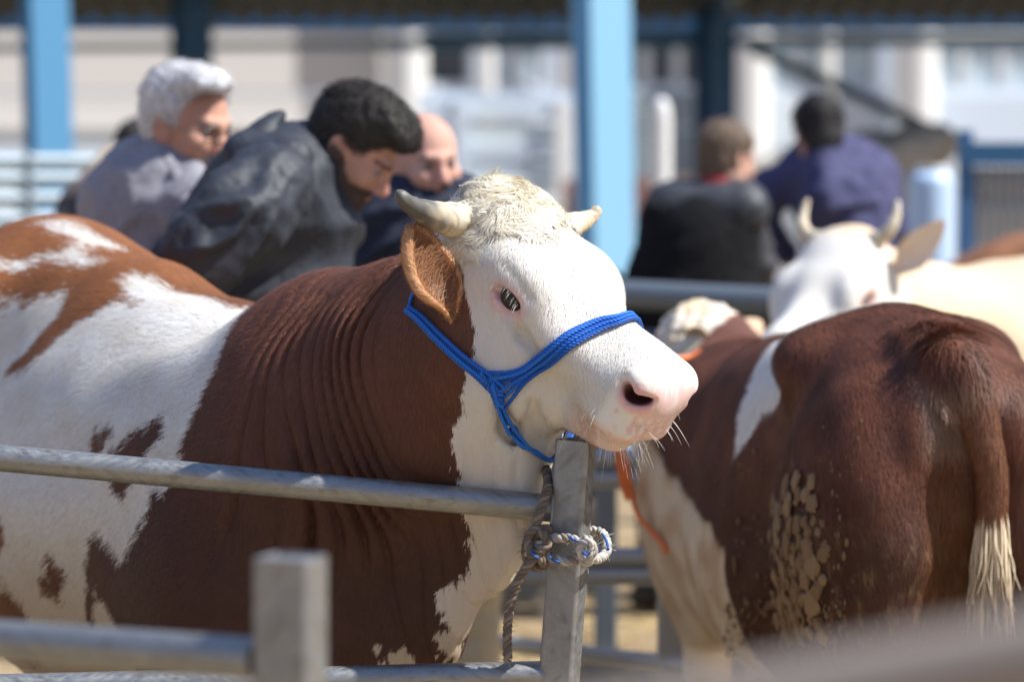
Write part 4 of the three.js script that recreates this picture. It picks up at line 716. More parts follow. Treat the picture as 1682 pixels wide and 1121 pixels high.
    const M4 = new THREE.Matrix4().makeBasis(s2.multiplyScalar(r * (0.75 + R2() * 0.35)), N.clone().multiplyScalar(0.011), u2.multiplyScalar(r * (1.0 + R2() * 0.45))).setPosition(...P.map((v, i) => v + N.toArray()[i] * 0.006)).premultiply(g.matrixWorld.clone().invert()); M4.decompose(m.position, m.quaternion, m.scale);
  }
  const crumbs = []; for (let i = 0; i < 420; i++) { const px = lerp(1195, 1400, R2()), py = lerp(990, 1090, R2()) - (R2() < 0.35 ? R2() * 330 : 0), P = lookFrom(px + (py < 990 ? (R2() - 0.5) * 60 : 0), py); if (!P) continue; const r = 0.0015 + R2() * R2() * 0.005, s = new THREE.IcosahedronGeometry(r, 0); s.scale(1, 1 + R2() * 1.5, 1); s.translate(...P.map((v, k) => v + cow2.F.grad(...P)[k] * 0.005)); crumbs.push(s); }
  mesh('mud_crumbs', local(mergeGeometries(crumbs), g), mudM[0], g).userData.kind = 'stuff';
  // orange halter
  const oh = base('orange_halter', 'orange strap halter hanging from the head of the red brown animal', 'halter', H2.p(0.2, -0.2, -0.1)), om = std([0.72, 0.16, 0.025], 0.5);
  const strap = (pts, w, name) => { const c = new THREE.CatmullRomCurve3(pts.map((p) => V(...p))); const q = new THREE.Shape(); q.moveTo(-w / 2, -0.0015); q.lineTo(w / 2, -0.0015); q.lineTo(w / 2, 0.0015); q.lineTo(-w / 2, 0.0015); mesh(name, local(new THREE.ExtrudeGeometry(q, { steps: 30, extrudePath: c, bevelEnabled: false }), oh), om, oh); };
  strap([at(1015, 720, 8.0), at(1022, 760, 7.98), at(1030, 800, 7.98), at(1038, 822, 7.98)].map((p) => p), 0.030, 'cheek_strap');
  mesh('lead', local(taper([at(1035, 805, 7.97), at(1050, 850, 7.9), at(1075, 880, 7.85), at(1092, 900, 7.8), at(1097, 912, 7.8)], () => 0.0065, 40, 8), oh), om, oh);
  mesh('poll_strap', local(taper([at(1072, 572, 8.05), at(1092, 584, 8.02), at(1112, 590, 8.02), at(1135, 588, 8.05), at(1150, 580, 8.12)], () => 0.009, 30, 8), oh), om, oh);
}
// white-faced animal with upright horns
const B3 = frame([at(1575, 0, 9.9)[0], 0, -9.9], 172), H3 = frame(at(1384, 400, 9.35), 128, 36, 0);
const cow3 = cow('cow', 'cream animal with a white face and two upright horns behind the red brown one', B3, H3, {
  w: 0.95, cell: 0.013, box: [[0.2, 0, -10.9], [3.0, 1.6, -8.6]], nh: 0.97, horn: [[-0.01, 0.0, 0.075], [-0.02, 0.01, 0.12], [-0.045, 0.03, 0.145], [-0.08, 0.05, 0.150], [-0.11, 0.07, 0.145]], hr: 0.026, dark: 0.2, earTint: [1.0, 0.86, 0.72], ear: [-0.07, 0.02, 0.29], sides: [-1],
  coat: (P) => { const [a, b] = H3.q(...P), n = noise3(P[0] * 7, P[1] * 7, P[2] * 7); const f = smooth(-0.04, 0.05, a + n * 0.02) * smooth(-0.32, -0.2, b); let w = mixc([0.74, 0.57, 0.38], [0.80, 0.77, 0.70], f); const ed = Math.hypot(a - 0.17, (b + 0.066) * 1.2); w = mixc(w, [0.72, 0.42, 0.38], smooth(0.06, 0.03, ed) * 0.8); return w; },
});
const cow5 = cow('cow', 'light brown animal whose back shows at the far right edge', frame([at(1500, 0, 12.6)[0] + 1.42, 0, -12.6], 12, 0, 0, 0.92), frame([at(1500, 0, 12.6)[0] + 2.1, 1.1, -12.5], 10, 50, 0, 0.92), {
  w: 1, cell: 0.02, box: [[1.2, 0, -13.4], [4.6, 1.6, -11.8]], coat: (P) => mixc([0.30, 0.13, 0.055], [0.24, 0.10, 0.045], clamp(0.5 + noise3(P[0] * 6, P[1] * 6, P[2] * 6))) });
const frame6 = frame(at(184, 264, 11.1), 150, 42);
const cow6 = cow('cow', 'small dark animal with a tan ear at far left behind the grey blazer', frame([at(330, 0, 11.4)[0], -0.07, -11.4], 178), frame6, {
  w: 0.9, cell: 0.016, box: [[-3.0, 0, -12.2], [0.6, 1.6, -10.6]], nh: 1.0, earTint: [0.50, 0.24, 0.11], ear: [-0.08, -0.02, 0.26],
  coat: (P) => { const [a, b] = frame6.q(...P); return a > -0.2 ? (a > 0.18 ? [0.05, 0.04, 0.045] : mixc([0.66, 0.54, 0.38], [0.30, 0.22, 0.18], smooth(0.02, 0.16, a))) : [0.10, 0.07, 0.06]; } });
const post2 = base('pen_post', 'square grey post top between the red brown animal and the cream one', 'post', [at(1425, 0, 8.9)[0], 0, -8.9]); { const h = at(0, 512, 8.9)[1]; mesh('post', squareTube(0.046, h), M.zincFar, post2); mesh('post_cap', capPlate(0.046, h - 0.003), M.zincFar, post2); }
// ---- worn hemp rope that ties the bull to the post: loop round the post, knot, hanging end
{
  const lr = base('tether_rope', 'worn grey and white twisted rope knotted around the post under the chin', 'rope', at(900, 900, 5.96));
  const ropeM = [std([0.17, 0.13, 0.095], 0.95), std([0.24, 0.19, 0.145], 0.95), std([0.14, 0.11, 0.085], 0.95)], paleM = [std([0.50, 0.45, 0.38], 0.95), std([0.56, 0.52, 0.45], 0.95), std([0.33, 0.32, 0.32], 0.95)];
  const piece = (name, pts, R, mats, pitch = 0.034) => {
    const gs = ropeStrands(pts, R * 0.52, 3, pitch, R * 0.56, false, 7), o = mesh(name, local(gs[0], lr), mats[0], lr); mesh('strand', local(gs[1], lr), mats[1], o); mesh('strand', local(gs[2], lr), mats[2], o);
    const Rr = rng(name.length * 7 + pts.length), fz = []; const c = new THREE.CatmullRomCurve3(pts.map((p) => V(...p))); for (let i = 0; i < 70; i++) { const p = c.getPoint(Rr()), d = V(Rr() - 0.5, Rr() - 0.5, Rr() - 0.5).normalize(), q = p.clone().addScaledVector(d, R), e = q.clone().addScaledVector(d, 0.004 + Rr() * 0.008).add(V((Rr() - 0.5) * 0.006, -0.003, 0)); fz.push(taper([q.toArray(), q.clone().lerp(e, 0.5).toArray(), e.toArray()], () => 0.00035, 4, 3)); } const f = mesh('fibres', local(mergeGeometries(fz), lr), mats[1], o); f.userData.kind = 'stuff';
  };
  const p = (x, y, d) => at(x, y, d), brown = ropeM, pale = paleM;
  const Z = 5.955;
  piece('standing_part', [p(898, 772, 6.06), p(900, 800, 5.99), p(893, 825, 5.955), p(885, 850, 5.945), p(880, 875, 5.945), p(886, 900, 5.95)], 0.0085, brown);
  piece('loop', [p(868, 915, 5.955), p(885, 898, 5.94), p(905, 888, 5.935), p(930, 887, 5.93), p(950, 893, 5.925), p(960, 905, 5.925), p(955, 920, 5.93), p(935, 925, 5.93), p(912, 921, 5.935), p(892, 910, 5.945), p(878, 895, 5.955)], 0.0085, [ropeM[1], paleM[0], paleM[2]]);
  piece('loop', [p(962, 893, 5.928), p(975, 920, 5.935), p(990, 918, 5.97), p(998, 905, 6.01), p(994, 885, 6.05), p(984, 876, 6.075), p(950, 874, 6.085), p(915, 876, 6.07), p(893, 882, 6.02), p(884, 892, 5.965), p(880, 905, 5.945)], 0.0085, paleM);
  piece('knot', [p(952, 898, 5.925), p(966, 888, 5.912), p(972, 902, 5.905), p(966, 918, 5.905), p(954, 912, 5.905), p(956, 897, 5.905), p(968, 893, 5.90), p(976, 908, 5.91), p(968, 926, 5.918), p(955, 930, 5.925)], 0.0075, paleM);
  piece('knot', [p(905, 872, 6.0), p(892, 872, 5.95), p(874, 876, 5.935), p(866, 890, 5.935), p(872, 908, 5.93), p(888, 922, 5.93), p(894, 932, 5.945), p(880, 935, 5.96), p(866, 922, 5.96), p(864, 900, 5.96), p(876, 884, 5.95), p(893, 880, 5.93), p(900, 895, 5.925), p(886, 908, 5.925), p(870, 918, 5.93)], 0.0082, brown);
  const yarn = std([0.03, 0.11, 0.38], 0.9); for (const q of [[p(936, 884, 5.915), p(943, 890, 5.908), p(951, 892, 5.905)], [p(958, 908, 5.893), p(964, 915, 5.892), p(970, 911, 5.892)], [p(903, 918, 5.924), p(912, 925, 5.92), p(921, 927, 5.918)], [p(990, 880, 6.03), p(997, 892, 6.0), p(1000, 906, 5.985)], [p(872, 908, 5.918), p(879, 917, 5.915), p(885, 920, 5.914)]]) mesh('blue_yarn', local(taper(q, () => 0.0026, 10, 6), lr), yarn, lr);
  piece('hanging_end', [p(892, 905, 5.925), p(878, 918, 5.925), p(862, 940, 5.93), p(850, 962, 5.935), p(841, 990, 5.94), p(835, 1020, 5.942), p(833, 1050, 5.944), p(834, 1090, 5.945)], 0.0082, [ropeM[0], ropeM[1], ropeM[2]]);
}
// blurred rail just in front of the viewer, bottom right
{ const g = base('foreground_rail', 'large blurred grey brown rail in the bottom right corner nearest the viewer', 'rail', [0.3, 0, -1.85]); mesh('tube', local(tubeBar(at(400, 1334, 2.0), at(2300, 980, 1.75), 0.027), g), std([0.30, 0.25, 0.21], 0.7), g); const x = at(2300, 980, 1.75), q = squareTube(0.06, x[1] + 0.08); q.translate(x[0], 0, x[2] - 0.045); mesh('post', local(q, g), M.zinc, g); }
// ---------------------------------------------------------------- people
const SKIN = [0.56, 0.33, 0.24];
// head axes: X the way the face looks, Y up, Z its right; origin between the ears
function headField(F, H, o = {}) {
  F.in(H, 0.025);
  F.ell([-0.012, 0.035, 0], [0.100, 0.088, 0.076]); F.ell([0.028, -0.030, 0], [0.064, 0.088, 0.060]); F.ell([0.072, -0.100, 0], [0.020, 0.022, 0.024]);
  for (const c of [-1, 1]) {
    F.cone([0.065, -0.095, 0.014 * c], [-0.006, -0.058, 0.052 * c], 0.022, 0.022); F.ell([0.064, -0.026, 0.040 * c], [0.024, 0.022, 0.022]); F.cone([0.084, 0.020, 0.030 * c], [0.092, 0.016, 0.006 * c], 0.012, 0.012, 0.015);
    F.ell([0.101, -0.040, 0.012 * c], [0.012, 0.009, 0.009], 0.008); F.ell([-0.010, -0.006, 0.077 * c], [0.024, 0.034, 0.009], 0.012, [0, 22 * c, 12]);
  }
  F.cone([0.090, 0.008, 0], [0.114, -0.034, 0], 0.009, 0.013, 0.014); F.ell([0.090, -0.063, 0], [0.011, 0.006, 0.024], 0.008); F.ell([0.087, -0.073, 0], [0.011, 0.007, 0.020], 0.008);
  F.cone([-0.020, -0.07, 0], o.neck ?? [-0.045, -0.20, 0], 0.054, 0.062, 0.04);
  F.in(H, 0.012); for (const c of [-1, 1]) { F.cutEll([0.100, 0.001, 0.031 * c], [0.016, 0.0075, 0.016], 0.012); F.cutEll([-0.006, -0.004, 0.090 * c], [0.013, 0.020, 0.010], 0.008); F.cutEll([0.106, -0.049, 0.008 * c], [0.006, 0.004, 0.004], 0.004); }
  F.cut([0.103, -0.068, -0.018], [0.103, -0.068, 0.018], 0.003, 0.003, 0.006);
}
// a hand: palm with four bent fingers and a thumb from its side; X towards the fingertips, Y the back of the hand, Z the thumb side
function handField(F, f, curl = 0.5) {
  F.in(f, 0.014); F.ell([0.045, 0, 0], [0.050, 0.016, 0.042]); F.cone([-0.03, 0, 0], [0.02, 0, 0], 0.028, 0.026);
  [[0.030, 0.090, 0.072], [0.010, 0.097, 0.080], [-0.011, 0.092, 0.074], [-0.031, 0.082, 0.058]].forEach(([z, x, l]) => { let p = [x - 0.02, 0, z], a = 0.15; for (const [k, r] of [[0.45, 0.0095], [0.31, 0.0085], [0.24, 0.0078]]) { a += curl * 0.75; const q = [p[0] + Math.cos(a) * l * k, p[1] - Math.sin(a) * l * k, p[2]]; F.cone(p, q, r, r * 0.93, 0.006); p = q; } });
  F.cone([0.015, -0.004, 0.034], [0.048, -0.014, 0.058], 0.013, 0.010, 0.01); F.cone([0.048, -0.014, 0.058], [0.072, -0.024, 0.056], 0.010, 0.0085, 0.006);
}
function bounds(pts, r) { const lo = [1e9, 1e9, 1e9], hi = [-1e9, -1e9, -1e9]; for (const p of pts) for (let k = 0; k < 3; k++) { lo[k] = Math.min(lo[k], p[k] - r); hi[k] = Math.max(hi[k], p[k] + r); } return [lo, hi]; }
const creases = (amp, f, seed) => (x, y, z) => { const w = noise3(x * f * 0.4 + seed, y * f * 0.4, z * f * 0.4), u = x * 0.8 + y * 0.6, v = y * 0.8 - x * 0.6, a = noise3(u * f * 0.55 + seed, v * f * 1.25, z * f * 0.7 + w * 0.5), b = noise3(x * f * 2.6, y * f * 2.6 + seed, z * f * 2.6); return amp * ((0.75 - 1.8 * Math.sqrt(a * a + 0.006)) * (0.7 + 0.5 * w) + b * 0.18); };
function person(label, H, o) {
  const foot = o.feet[0], g = base('person', label, 'person', [foot[0], 0, foot[2]], 0, undefined); g.updateMatrixWorld(true);
  // skin: head, neck and hands in one mesh
  const F = new Field(); headField(F, H, o);
  const c0 = H.p(0, -0.03, 0), parts = [finish(F.mesh(...bounds([c0], 0.26), 0.005), null, (x, y, z) => {
    const [a, b, c] = H.q(x, y, z), n = noise3(x * 30, y * 30, z * 30), n2 = noise3(x * 160, y * 160, z * 160); let q = mixc(o.skin ?? SKIN, [0.58, 0.26, 0.20], clamp(0.25 + n * 0.3) * 0.5);
    if (a > 0.05) q = mixc(q, [0.56, 0.22, 0.17], smooth(0.03, 0.01, Math.hypot(a - 0.108, b + 0.034, c)) * 0.5);
    q = mixc(q, [0.46, 0.17, 0.14], smooth(0.014, 0.008, Math.hypot((b + 0.068) * 1.4, Math.max(0, Math.abs(c) - 0.018))) * (a > 0.07 ? 0.8 : 0));
    if (o.beard) { const top = curveAt([[-0.02, 0.0], [0.008, -0.004], [0.03, -0.035], [0.055, -0.050], [0.08, -0.046]], a), d = smooth(top + 0.004, top - 0.008, b + n2 * 0.003) * smooth(-0.045, -0.015, a - Math.max(0, -0.06 - b) * 0.5) * smooth(-0.175, -0.135, b), lip = Math.hypot((b + 0.068) * 1.7, c * 0.8) < 0.013 && a > 0.075 ? 0.2 : 1; q = mixc(q, o.beard, clamp(d * lip) * 0.93); }
    if (o.moustache && a > 0.07) q = mixc(q, o.moustache, smooth(0.010, 0.005, Math.abs(b + 0.055 + c * c * 6)) * smooth(0.036, 0.028, Math.abs(c)) * 0.9);
    if (a > 0.06) q = mixc(q, o.brow ?? [0.04, 0.03, 0.025], smooth(0.007, 0.003, Math.abs(b - 0.021 + Math.abs(c) * 0.05)) * smooth(0.010, 0.014, Math.abs(c)) * smooth(0.052, 0.046, Math.abs(c)) * 0.85);
    return q; })];
  for (const h of o.hands ?? []) { const A = new Field(); handField(A, h.f, h.curl ?? 0.6); parts.push(finish(A.mesh(...bounds([h.f.p(0.05, 0, 0)], 0.17), 0.004), null, () => o.skin ?? SKIN)); }
  mesh('body', local(mergeGeometries(parts), g), M.hide, g);
  for (const c of [-1, 1]) { const e = new THREE.SphereGeometry(0.0115 * H.s, 14, 10); e.translate(...H.p(0.0815, 0.000, 0.031 * c)); finish(e, null, (x, y, z) => { const [a, b, cc] = H.q(x, y, z); return Math.hypot(b - 0.001, cc - 0.031 * c) < 0.0056 && a > 0.085 ? [0.02, 0.012, 0.01] : [0.26, 0.22, 0.20]; }); mesh('eye', local(e, g), M.horn, g); }
  if (o.hair) { const K = new Field(); o.hair(K, H); const hg = finish(K.mesh(...bounds([H.p(-0.01, 0.04, 0)], 0.24), 0.005), (x, y, z) => 0.0025 * noise3(x * 70, y * 70, z * 70) + 0.003 * noise3(x * 26, y * 26, z * 26), (x, y, z) => o.hairColor(noise3(x * 40, y * 40, z * 40), H.q(x, y, z))); const hw = hg.clone(); mesh('hair', local(hg, g), M.hide, g); if (o.strands) grow(hw, o.strands, 200 + label.length, () => 1, (P, N) => { const [a, b, c] = H.q(...P), w = 0.5 * noise3(P[0] * 30, P[1] * 30, P[2] * 30); return b > 0.06 ? H.v(0.8 + w, -0.2, (c > 0 ? 0.5 : -0.5) + w) : H.v(-0.15 + w, -1, 0); }, (P, N, R) => ({ w: 0.0016, l: o.strandL ?? 0.03, lift: 1.0 + R() * 1.3, mess: 0.9, c: o.hairColor((R() - 0.5) * 1.6, H.q(...P)) }), g, 'hair_strands', M.hair); }
  // clothes
  for (const c of o.clothes) {
    const K = new Field(); c.build(K); const gg = finish(K.mesh(...c.box, c.cell ?? 0.011), (x, y, z) => creases(c.amp ?? 0.010, c.freq ?? 9, c.seed ?? 0)(x, y, z) + 0.002 * noise3(x * 50, y * 50, z * 50), c.color ? (x, y, z) => c.color([x, y, z]) : null);
    mesh(c.name, local(gg, g), c.mat, g);
  }
  for (const f of o.feet) { const K = new Field(), ff = frame([f[0], 0, f[2]], o.footYaw ?? 60); K.in(ff, 0.04); K.ell([0.05, 0.035, 0], [0.13, 0.034, 0.045]); K.ell([-0.03, 0.06, 0], [0.05, 0.055, 0.042]); const sg = K.mesh(...bounds([[f[0], 0.05, f[2]]], 0.24), 0.012); mesh('shoe', local(sg, g), std([0.03, 0.025, 0.02], 0.4), g); }
  return g;
}
const cloth = (c, r = 0.85, o = {}) => new THREE.MeshPhysicalMaterial({ color: new THREE.Color().setRGB(...c), roughness: r, sheen: 0.12, sheenColor: new THREE.Color(0.3, 0.3, 0.35), sheenRoughness: 0.6, ...o });
const vcloth = new THREE.MeshPhysicalMaterial({ vertexColors: true, roughness: 0.88, sheen: 0.25, sheenColor: new THREE.Color(0.3, 0.3, 0.35), sheenRoughness: 0.6 });
const legs = (hipL, hipR, footL, footR, r = 0.085) => (K) => { K.in(WORLD, 0.06); for (const [h, f] of [[hipL, footL], [hipR, footR]]) { const kn = [(h[0] + f[0]) / 2, (h[1] + 0.08) / 2 + 0.02, (h[2] + f[2]) / 2 + 0.03]; K.cone(h, kn, r, r * 0.74); K.cone(kn, [f[0], 0.09, f[2]], r * 0.74, r * 0.62); } K.cone(hipL, hipR, r * 1.15, r * 1.15, 0.1); };
const boxOf = (pts, r) => bounds(pts, r);

// grey-haired man in a grey blazer
{
  const d = 8.15, H = frame(at(314, 210, d), 40, 8, 0, 1.06), P = (x, y, dd = 0) => at(x, y, d + dd);
  const sL = P(222, 325, 0.16), sR = P(338, 350, -0.08), chest = P(272, 345, 0.05), mid = P(262, 430, 0.06), hip = [P(262, 500, 0.08)[0], 0.95, -d - 0.08], feet = [[hip[0] - 0.13, 0, hip[2]], [hip[0] + 0.11, 0, hip[2]]];
  const grey = [0.27, 0.265, 0.30];
  person('grey-haired man with glasses and moustache in a grey blazer', H, {
    feet, strands: 7000, strandL: 0.019, skin: [0.54, 0.29, 0.20], moustache: [0.30, 0.28, 0.26], brow: [0.25, 0.22, 0.20], hairColor: (n) => mixc([0.88, 0.88, 0.88], [0.50, 0.50, 0.52], clamp(0.35 + n)),
    hair: (K, h) => { K.in(h, 0.03); K.ell([-0.026, 0.055, 0], [0.108, 0.090, 0.090]); K.ell([-0.055, -0.005, 0], [0.060, 0.070, 0.080]); K.ell([0.05, 0.108, 0.02], [0.06, 0.034, 0.06]); K.in(h, 0.02); K.cutEll([0.092, 0.015, 0], [0.072, 0.075, 0.10], 0.03); K.cutEll([0.02, -0.055, 0], [0.06, 0.055, 0.12]); },
    clothes: [
      { name: 'blazer', mat: vcloth, amp: 0.014, freq: 7, seed: 3, box: boxOf([sL, sR, hip, mid], 0.32), color: (p) => { const n = noise3(p[0] * 120, p[1] * 120, p[2] * 120); return grey.map((v) => v * (1 + n * 0.12)); },
        build: (K) => { K.in(WORLD, 0.07); K.cone(sL, sR, 0.085, 0.085); K.ell(chest, [0.20, 0.16, 0.13]); K.cone(chest, hip, 0.175, 0.18); K.chain([[...sL, 0.085], [...P(198, 410, 0.14), 0.070], [...P(215, 520, 0.0), 0.058]], 0.05); K.chain([[...sR, 0.085], [...P(352, 430, -0.16), 0.07], [...P(345, 530, -0.2), 0.055]], 0.05); K.cone(P(258, 292, 0.07), P(310, 335, -0.07), 0.055, 0.05); K.cutEll(H.p(0.03, -0.19, 0.0), [0.075, 0.09, 0.060], 0.03); } },
      { name: 'lapel', mat: cloth([0.24, 0.235, 0.27]), amp: 0.003, cell: 0.008, box: boxOf([P(310, 350, -0.1)], 0.22), build: (K) => { K.in(WORLD, 0.02); K.chain([[...P(290, 290, -0.10), 0.022], [...P(312, 340, -0.145), 0.028], [...P(318, 400, -0.135), 0.012]], 0.02); } },
      { name: 'shirt', mat: cloth([0.03, 0.035, 0.05]), amp: 0.004, cell: 0.008, box: boxOf([H.p(0, -0.2, 0)], 0.24), build: (K) => { K.in(H, 0.03); K.cone([-0.05, -0.135, 0], [-0.03, -0.25, 0], 0.068, 0.085); K.cone([-0.02, -0.16, 0], [0.04, -0.29, 0.01], 0.055, 0.06); } },
      { name: 'trousers', mat: cloth([0.06, 0.06, 0.07]), amp: 0.008, box: boxOf([hip, ...feet], 0.25), cell: 0.016, build: legs([hip[0] - 0.09, 0.9, hip[2]], [hip[0] + 0.09, 0.9, hip[2]], feet[0], feet[1]) },
    ],
  });
  const gl = base('glasses', 'thin metal-framed glasses on the face of the grey-haired man', 'glasses', H.p(0.1, 0, 0)), fr = std([0.35, 0.30, 0.22], 0.3, { metalness: 0.8 });
  for (const c of [-1, 1]) { const t = [], q = []; for (let i = 0; i < 24; i++) { const a = i / 24 * 6.283; q.push(H.p(0.109 - 0.006 * Math.cos(a) * Math.cos(a), -0.002 + Math.sin(a) * 0.018, c * 0.033 + Math.cos(a) * 0.025)); } mesh('rim', local(tube(q, 0.0013, 6, 64, true), gl), fr, gl); const lens = new THREE.CircleGeometry(0.018, 24); const m4 = new THREE.Matrix4().makeBasis(V(...H.Z).multiplyScalar(1.35), V(...H.Y), V(...H.X)).setPosition(...H.p(0.106, -0.002, c * 0.033)); lens.applyMatrix4(m4); mesh('lens', local(lens, gl), new THREE.MeshPhysicalMaterial({ color: 0xffffff, transmission: 1, thickness: 0, roughness: 0.02 }), gl); mesh('arm', local(tube([H.p(0.103, 0.003, c * 0.060), H.p(0.06, 0.004, c * 0.076), H.p(0.0, 0.004, c * 0.083)], 0.0016, 6), gl), fr, gl); }
  mesh('bridge', local(tube([H.p(0.108, 0.004, -0.009), H.p(0.113, 0.008, 0), H.p(0.108, 0.004, 0.009)], 0.0012, 6), gl), fr, gl);
}
// young bearded man in a black hooded jacket, bending forward
{
  const d = 7.75, H = frame(at(582, 244, d), 16, 38, 0, 1.02), P = (x, y, dd = 0) => at(x, y, d + dd);
  const sN = P(440, 318, -0.16), sF = P(505, 300, 0.18), chest = P(455, 350, 0.02), waist = P(385, 470, 0.06), hip = [P(350, 500, 0.08)[0], 0.98, -d - 0.08], feet = [[hip[0] - 0.1, 0, hip[2] + 0.1], [hip[0] + 0.14, 0, hip[2] - 0.1]];
  const jacket = cloth([0.026, 0.031, 0.042], 0.62, { sheen: 0.1 });
  person('young bearded man in a black hooded rain jacket bending forward over the bull', H, {
    feet, strands: 9000, strandL: 0.019, skin: [0.50, 0.28, 0.20], beard: [0.030, 0.022, 0.018], brow: [0.025, 0.018, 0.015], hairColor: (n) => mixc([0.018, 0.014, 0.012], [0.05, 0.042, 0.036], clamp(0.3 + n)), neck: [-0.13, -0.16, 0],
    hair: (K, h) => { K.in(h, 0.03); K.ell([-0.020, 0.054, 0], [0.108, 0.088, 0.086]); K.ell([-0.060, 0.0, 0], [0.052, 0.066, 0.074]); K.ell([0.066, 0.090, 0.01], [0.048, 0.034, 0.058]); K.ell([0.02, 0.105, 0], [0.075, 0.040, 0.066]); K.in(h, 0.015); K.cutEll([0.098, -0.005, 0], [0.070, 0.070, 0.10], 0.02); K.cutEll([0.012, -0.045, 0], [0.048, 0.050, 0.12]); },
    clothes: [
      { name: 'jacket', mat: jacket, amp: 0.014, freq: 4.6, seed: 8, box: boxOf([sN, sF, waist, hip, P(275, 480, -0.2), P(530, 480, 0)], 0.30), cell: 0.010, build: (K) => { K.in(WORLD, 0.08);
        K.cone(sN, sF, 0.10, 0.10); K.cone(chest, waist, 0.185, 0.19); K.cone(waist, hip, 0.18, 0.17); K.cone(P(480, 400, 0.05), P(470, 500, 0.0), 0.13, 0.12); K.cone(P(500, 330, 0.06), P(515, 440, 0.06), 0.085, 0.06);
        K.chain([[...sF, 0.095], [...P(520, 420, 0.22), 0.075], [...P(535, 540, 0.15), 0.055]], 0.05);
        K.cone(P(465, 285, -0.02), P(500, 262, 0.02), 0.085, 0.070); } },
      { name: 'hood', mat: jacket, amp: 0.006, freq: 6, seed: 5, box: boxOf([P(430, 250, 0)], 0.32), cell: 0.009, build: (K) => { K.in(WORLD, 0.05); K.cone(P(398, 272, 0.02), P(452, 232, 0.0), 0.052, 0.060); K.cone(P(452, 232, 0.0), P(462, 210, 0.02), 0.058, 0.030); K.cone(P(400, 250, -0.08), P(478, 268, -0.12), 0.045, 0.045); K.cone(P(420, 240, 0.10), P(490, 245, 0.14), 0.045, 0.04); K.cone(P(478, 268, -0.12), P(512, 335, -0.13), 0.042, 0.026); K.cutEll(P(502, 222, 0.0), [0.062, 0.055, 0.10], 0.03); } },
      { name: 'sleeve', mat: jacket, amp: 0.018, freq: 6.5, seed: 31, box: boxOf([sN, P(345, 410, -0.22), P(285, 458, -0.20), P(300, 520, -0.28)], 0.2), cell: 0.009, build: (K) => { K.in(WORLD, 0.04); K.chain([[...P(448, 312, -0.17), 0.094], [...P(395, 358, -0.25), 0.098], [...P(338, 412, -0.27), 0.086], [...P(290, 456, -0.24), 0.068], [...P(300, 520, -0.28), 0.05]], 0.04); } },
      { name: 'placket', mat: cloth([0.085, 0.10, 0.125], 0.5), amp: 0.002, cell: 0.008, box: boxOf([P(535, 390, -0.05)], 0.22), build: (K) => { K.in(WORLD, 0.02); K.chain([[...P(524, 335, -0.04), 0.014], [...P(536, 385, -0.02), 0.016], [...P(538, 450, 0.0), 0.016]], 0.02); } },
      { name: 'cuff', mat: jacket, amp: 0.003, cell: 0.008, box: boxOf([P(300, 520, -0.28)], 0.15), build: (K) => { K.in(WORLD, 0.01); K.cone(P(299, 512, -0.27), P(302, 528, -0.29), 0.054, 0.054); } },
      { name: 'trousers', mat: cloth([0.05, 0.055, 0.075]), amp: 0.008, box: boxOf([hip, ...feet], 0.25), cell: 0.016, build: legs([hip[0] - 0.09, 0.92, hip[2]], [hip[0] + 0.09, 0.92, hip[2]], feet[0], feet[1]) },
    ],
    hands: [{ f: frame(P(303, 532, -0.30), 20, 60), curl: 0.4 }],
  });
}
// bald smiling man in a dark jacket
{
  const d = 8.75, H = frame(at(701, 268, d), 66, 4, 4, 1.03), P = (x, y, dd = 0) => at(x, y, d + dd);
  const sL = P(585, 375, 0.10), sR = P(775, 372, -0.02), chest = P(680, 400, 0.05), hip = [P(720, 500, 0.05)[0], 0.93, -d - 0.05], feet = [[hip[0] - 0.14, 0, hip[2] - 0.1], [P(776, 1000, 0)[0], 0, hip[2] + 0.12]];
  person('bald smiling man in a navy jacket and light beige trousers', H, {
    feet, skin: [0.60, 0.34, 0.26], brow: [0.22, 0.16, 0.13], hairColor: (n) => mixc([0.22, 0.16, 0.13], [0.34, 0.26, 0.22], clamp(0.4 + n)),
    hair: (K, h) => { K.in(h, 0.03); K.ell([-0.045, 0.004, 0], [0.066, 0.058, 0.079]); K.in(h, 0.02); K.cutEll([0.02, -0.03, 0], [0.060, 0.075, 0.12]); K.cutEll([-0.01, 0.10, 0], [0.12, 0.075, 0.1]); },
    clothes: [
      { name: 'jacket', mat: cloth([0.016, 0.022, 0.042]), amp: 0.016, freq: 8, seed: 12, box: boxOf([sL, sR, hip], 0.30), build: (K) => { K.in(WORLD, 0.08); K.cone(sL, sR, 0.09, 0.09); K.ell(chest, [0.21, 0.17, 0.13]); K.cone(chest, hip, 0.18, 0.18); K.chain([[...sL, 0.09], [...P(560, 470, 0.1), 0.07], [...P(600, 560, -0.1), 0.055]], 0.05); K.chain([[...sR, 0.09], [...P(800, 470, -0.05), 0.07], [...P(770, 560, -0.2), 0.055]], 0.05); K.cone(P(655, 340, 0.03), P(740, 338, 0), 0.065, 0.065); K.cutEll(H.p(0.05, -0.22, 0), [0.07, 0.11, 0.055], 0.03); } },
      { name: 'sweater', mat: cloth([0.022, 0.045, 0.13]), amp: 0.006, cell: 0.010, box: boxOf([H.p(0, -0.25, 0)], 0.30), build: (K) => { K.in(H, 0.04); K.cone([-0.035, -0.15, 0], [-0.02, -0.26, 0], 0.068, 0.10); K.cone([0.0, -0.24, 0], [0.03, -0.42, 0], 0.095, 0.11); } },
      { name: 'trousers', mat: cloth([0.62, 0.54, 0.38]), amp: 0.010, box: boxOf([hip, ...feet], 0.25), cell: 0.012, build: legs([hip[0] - 0.09, 0.9, hip[2]], [hip[0] + 0.09, 0.9, hip[2] + 0.05], feet[0], feet[1], 0.10) },
    ],
  });
}
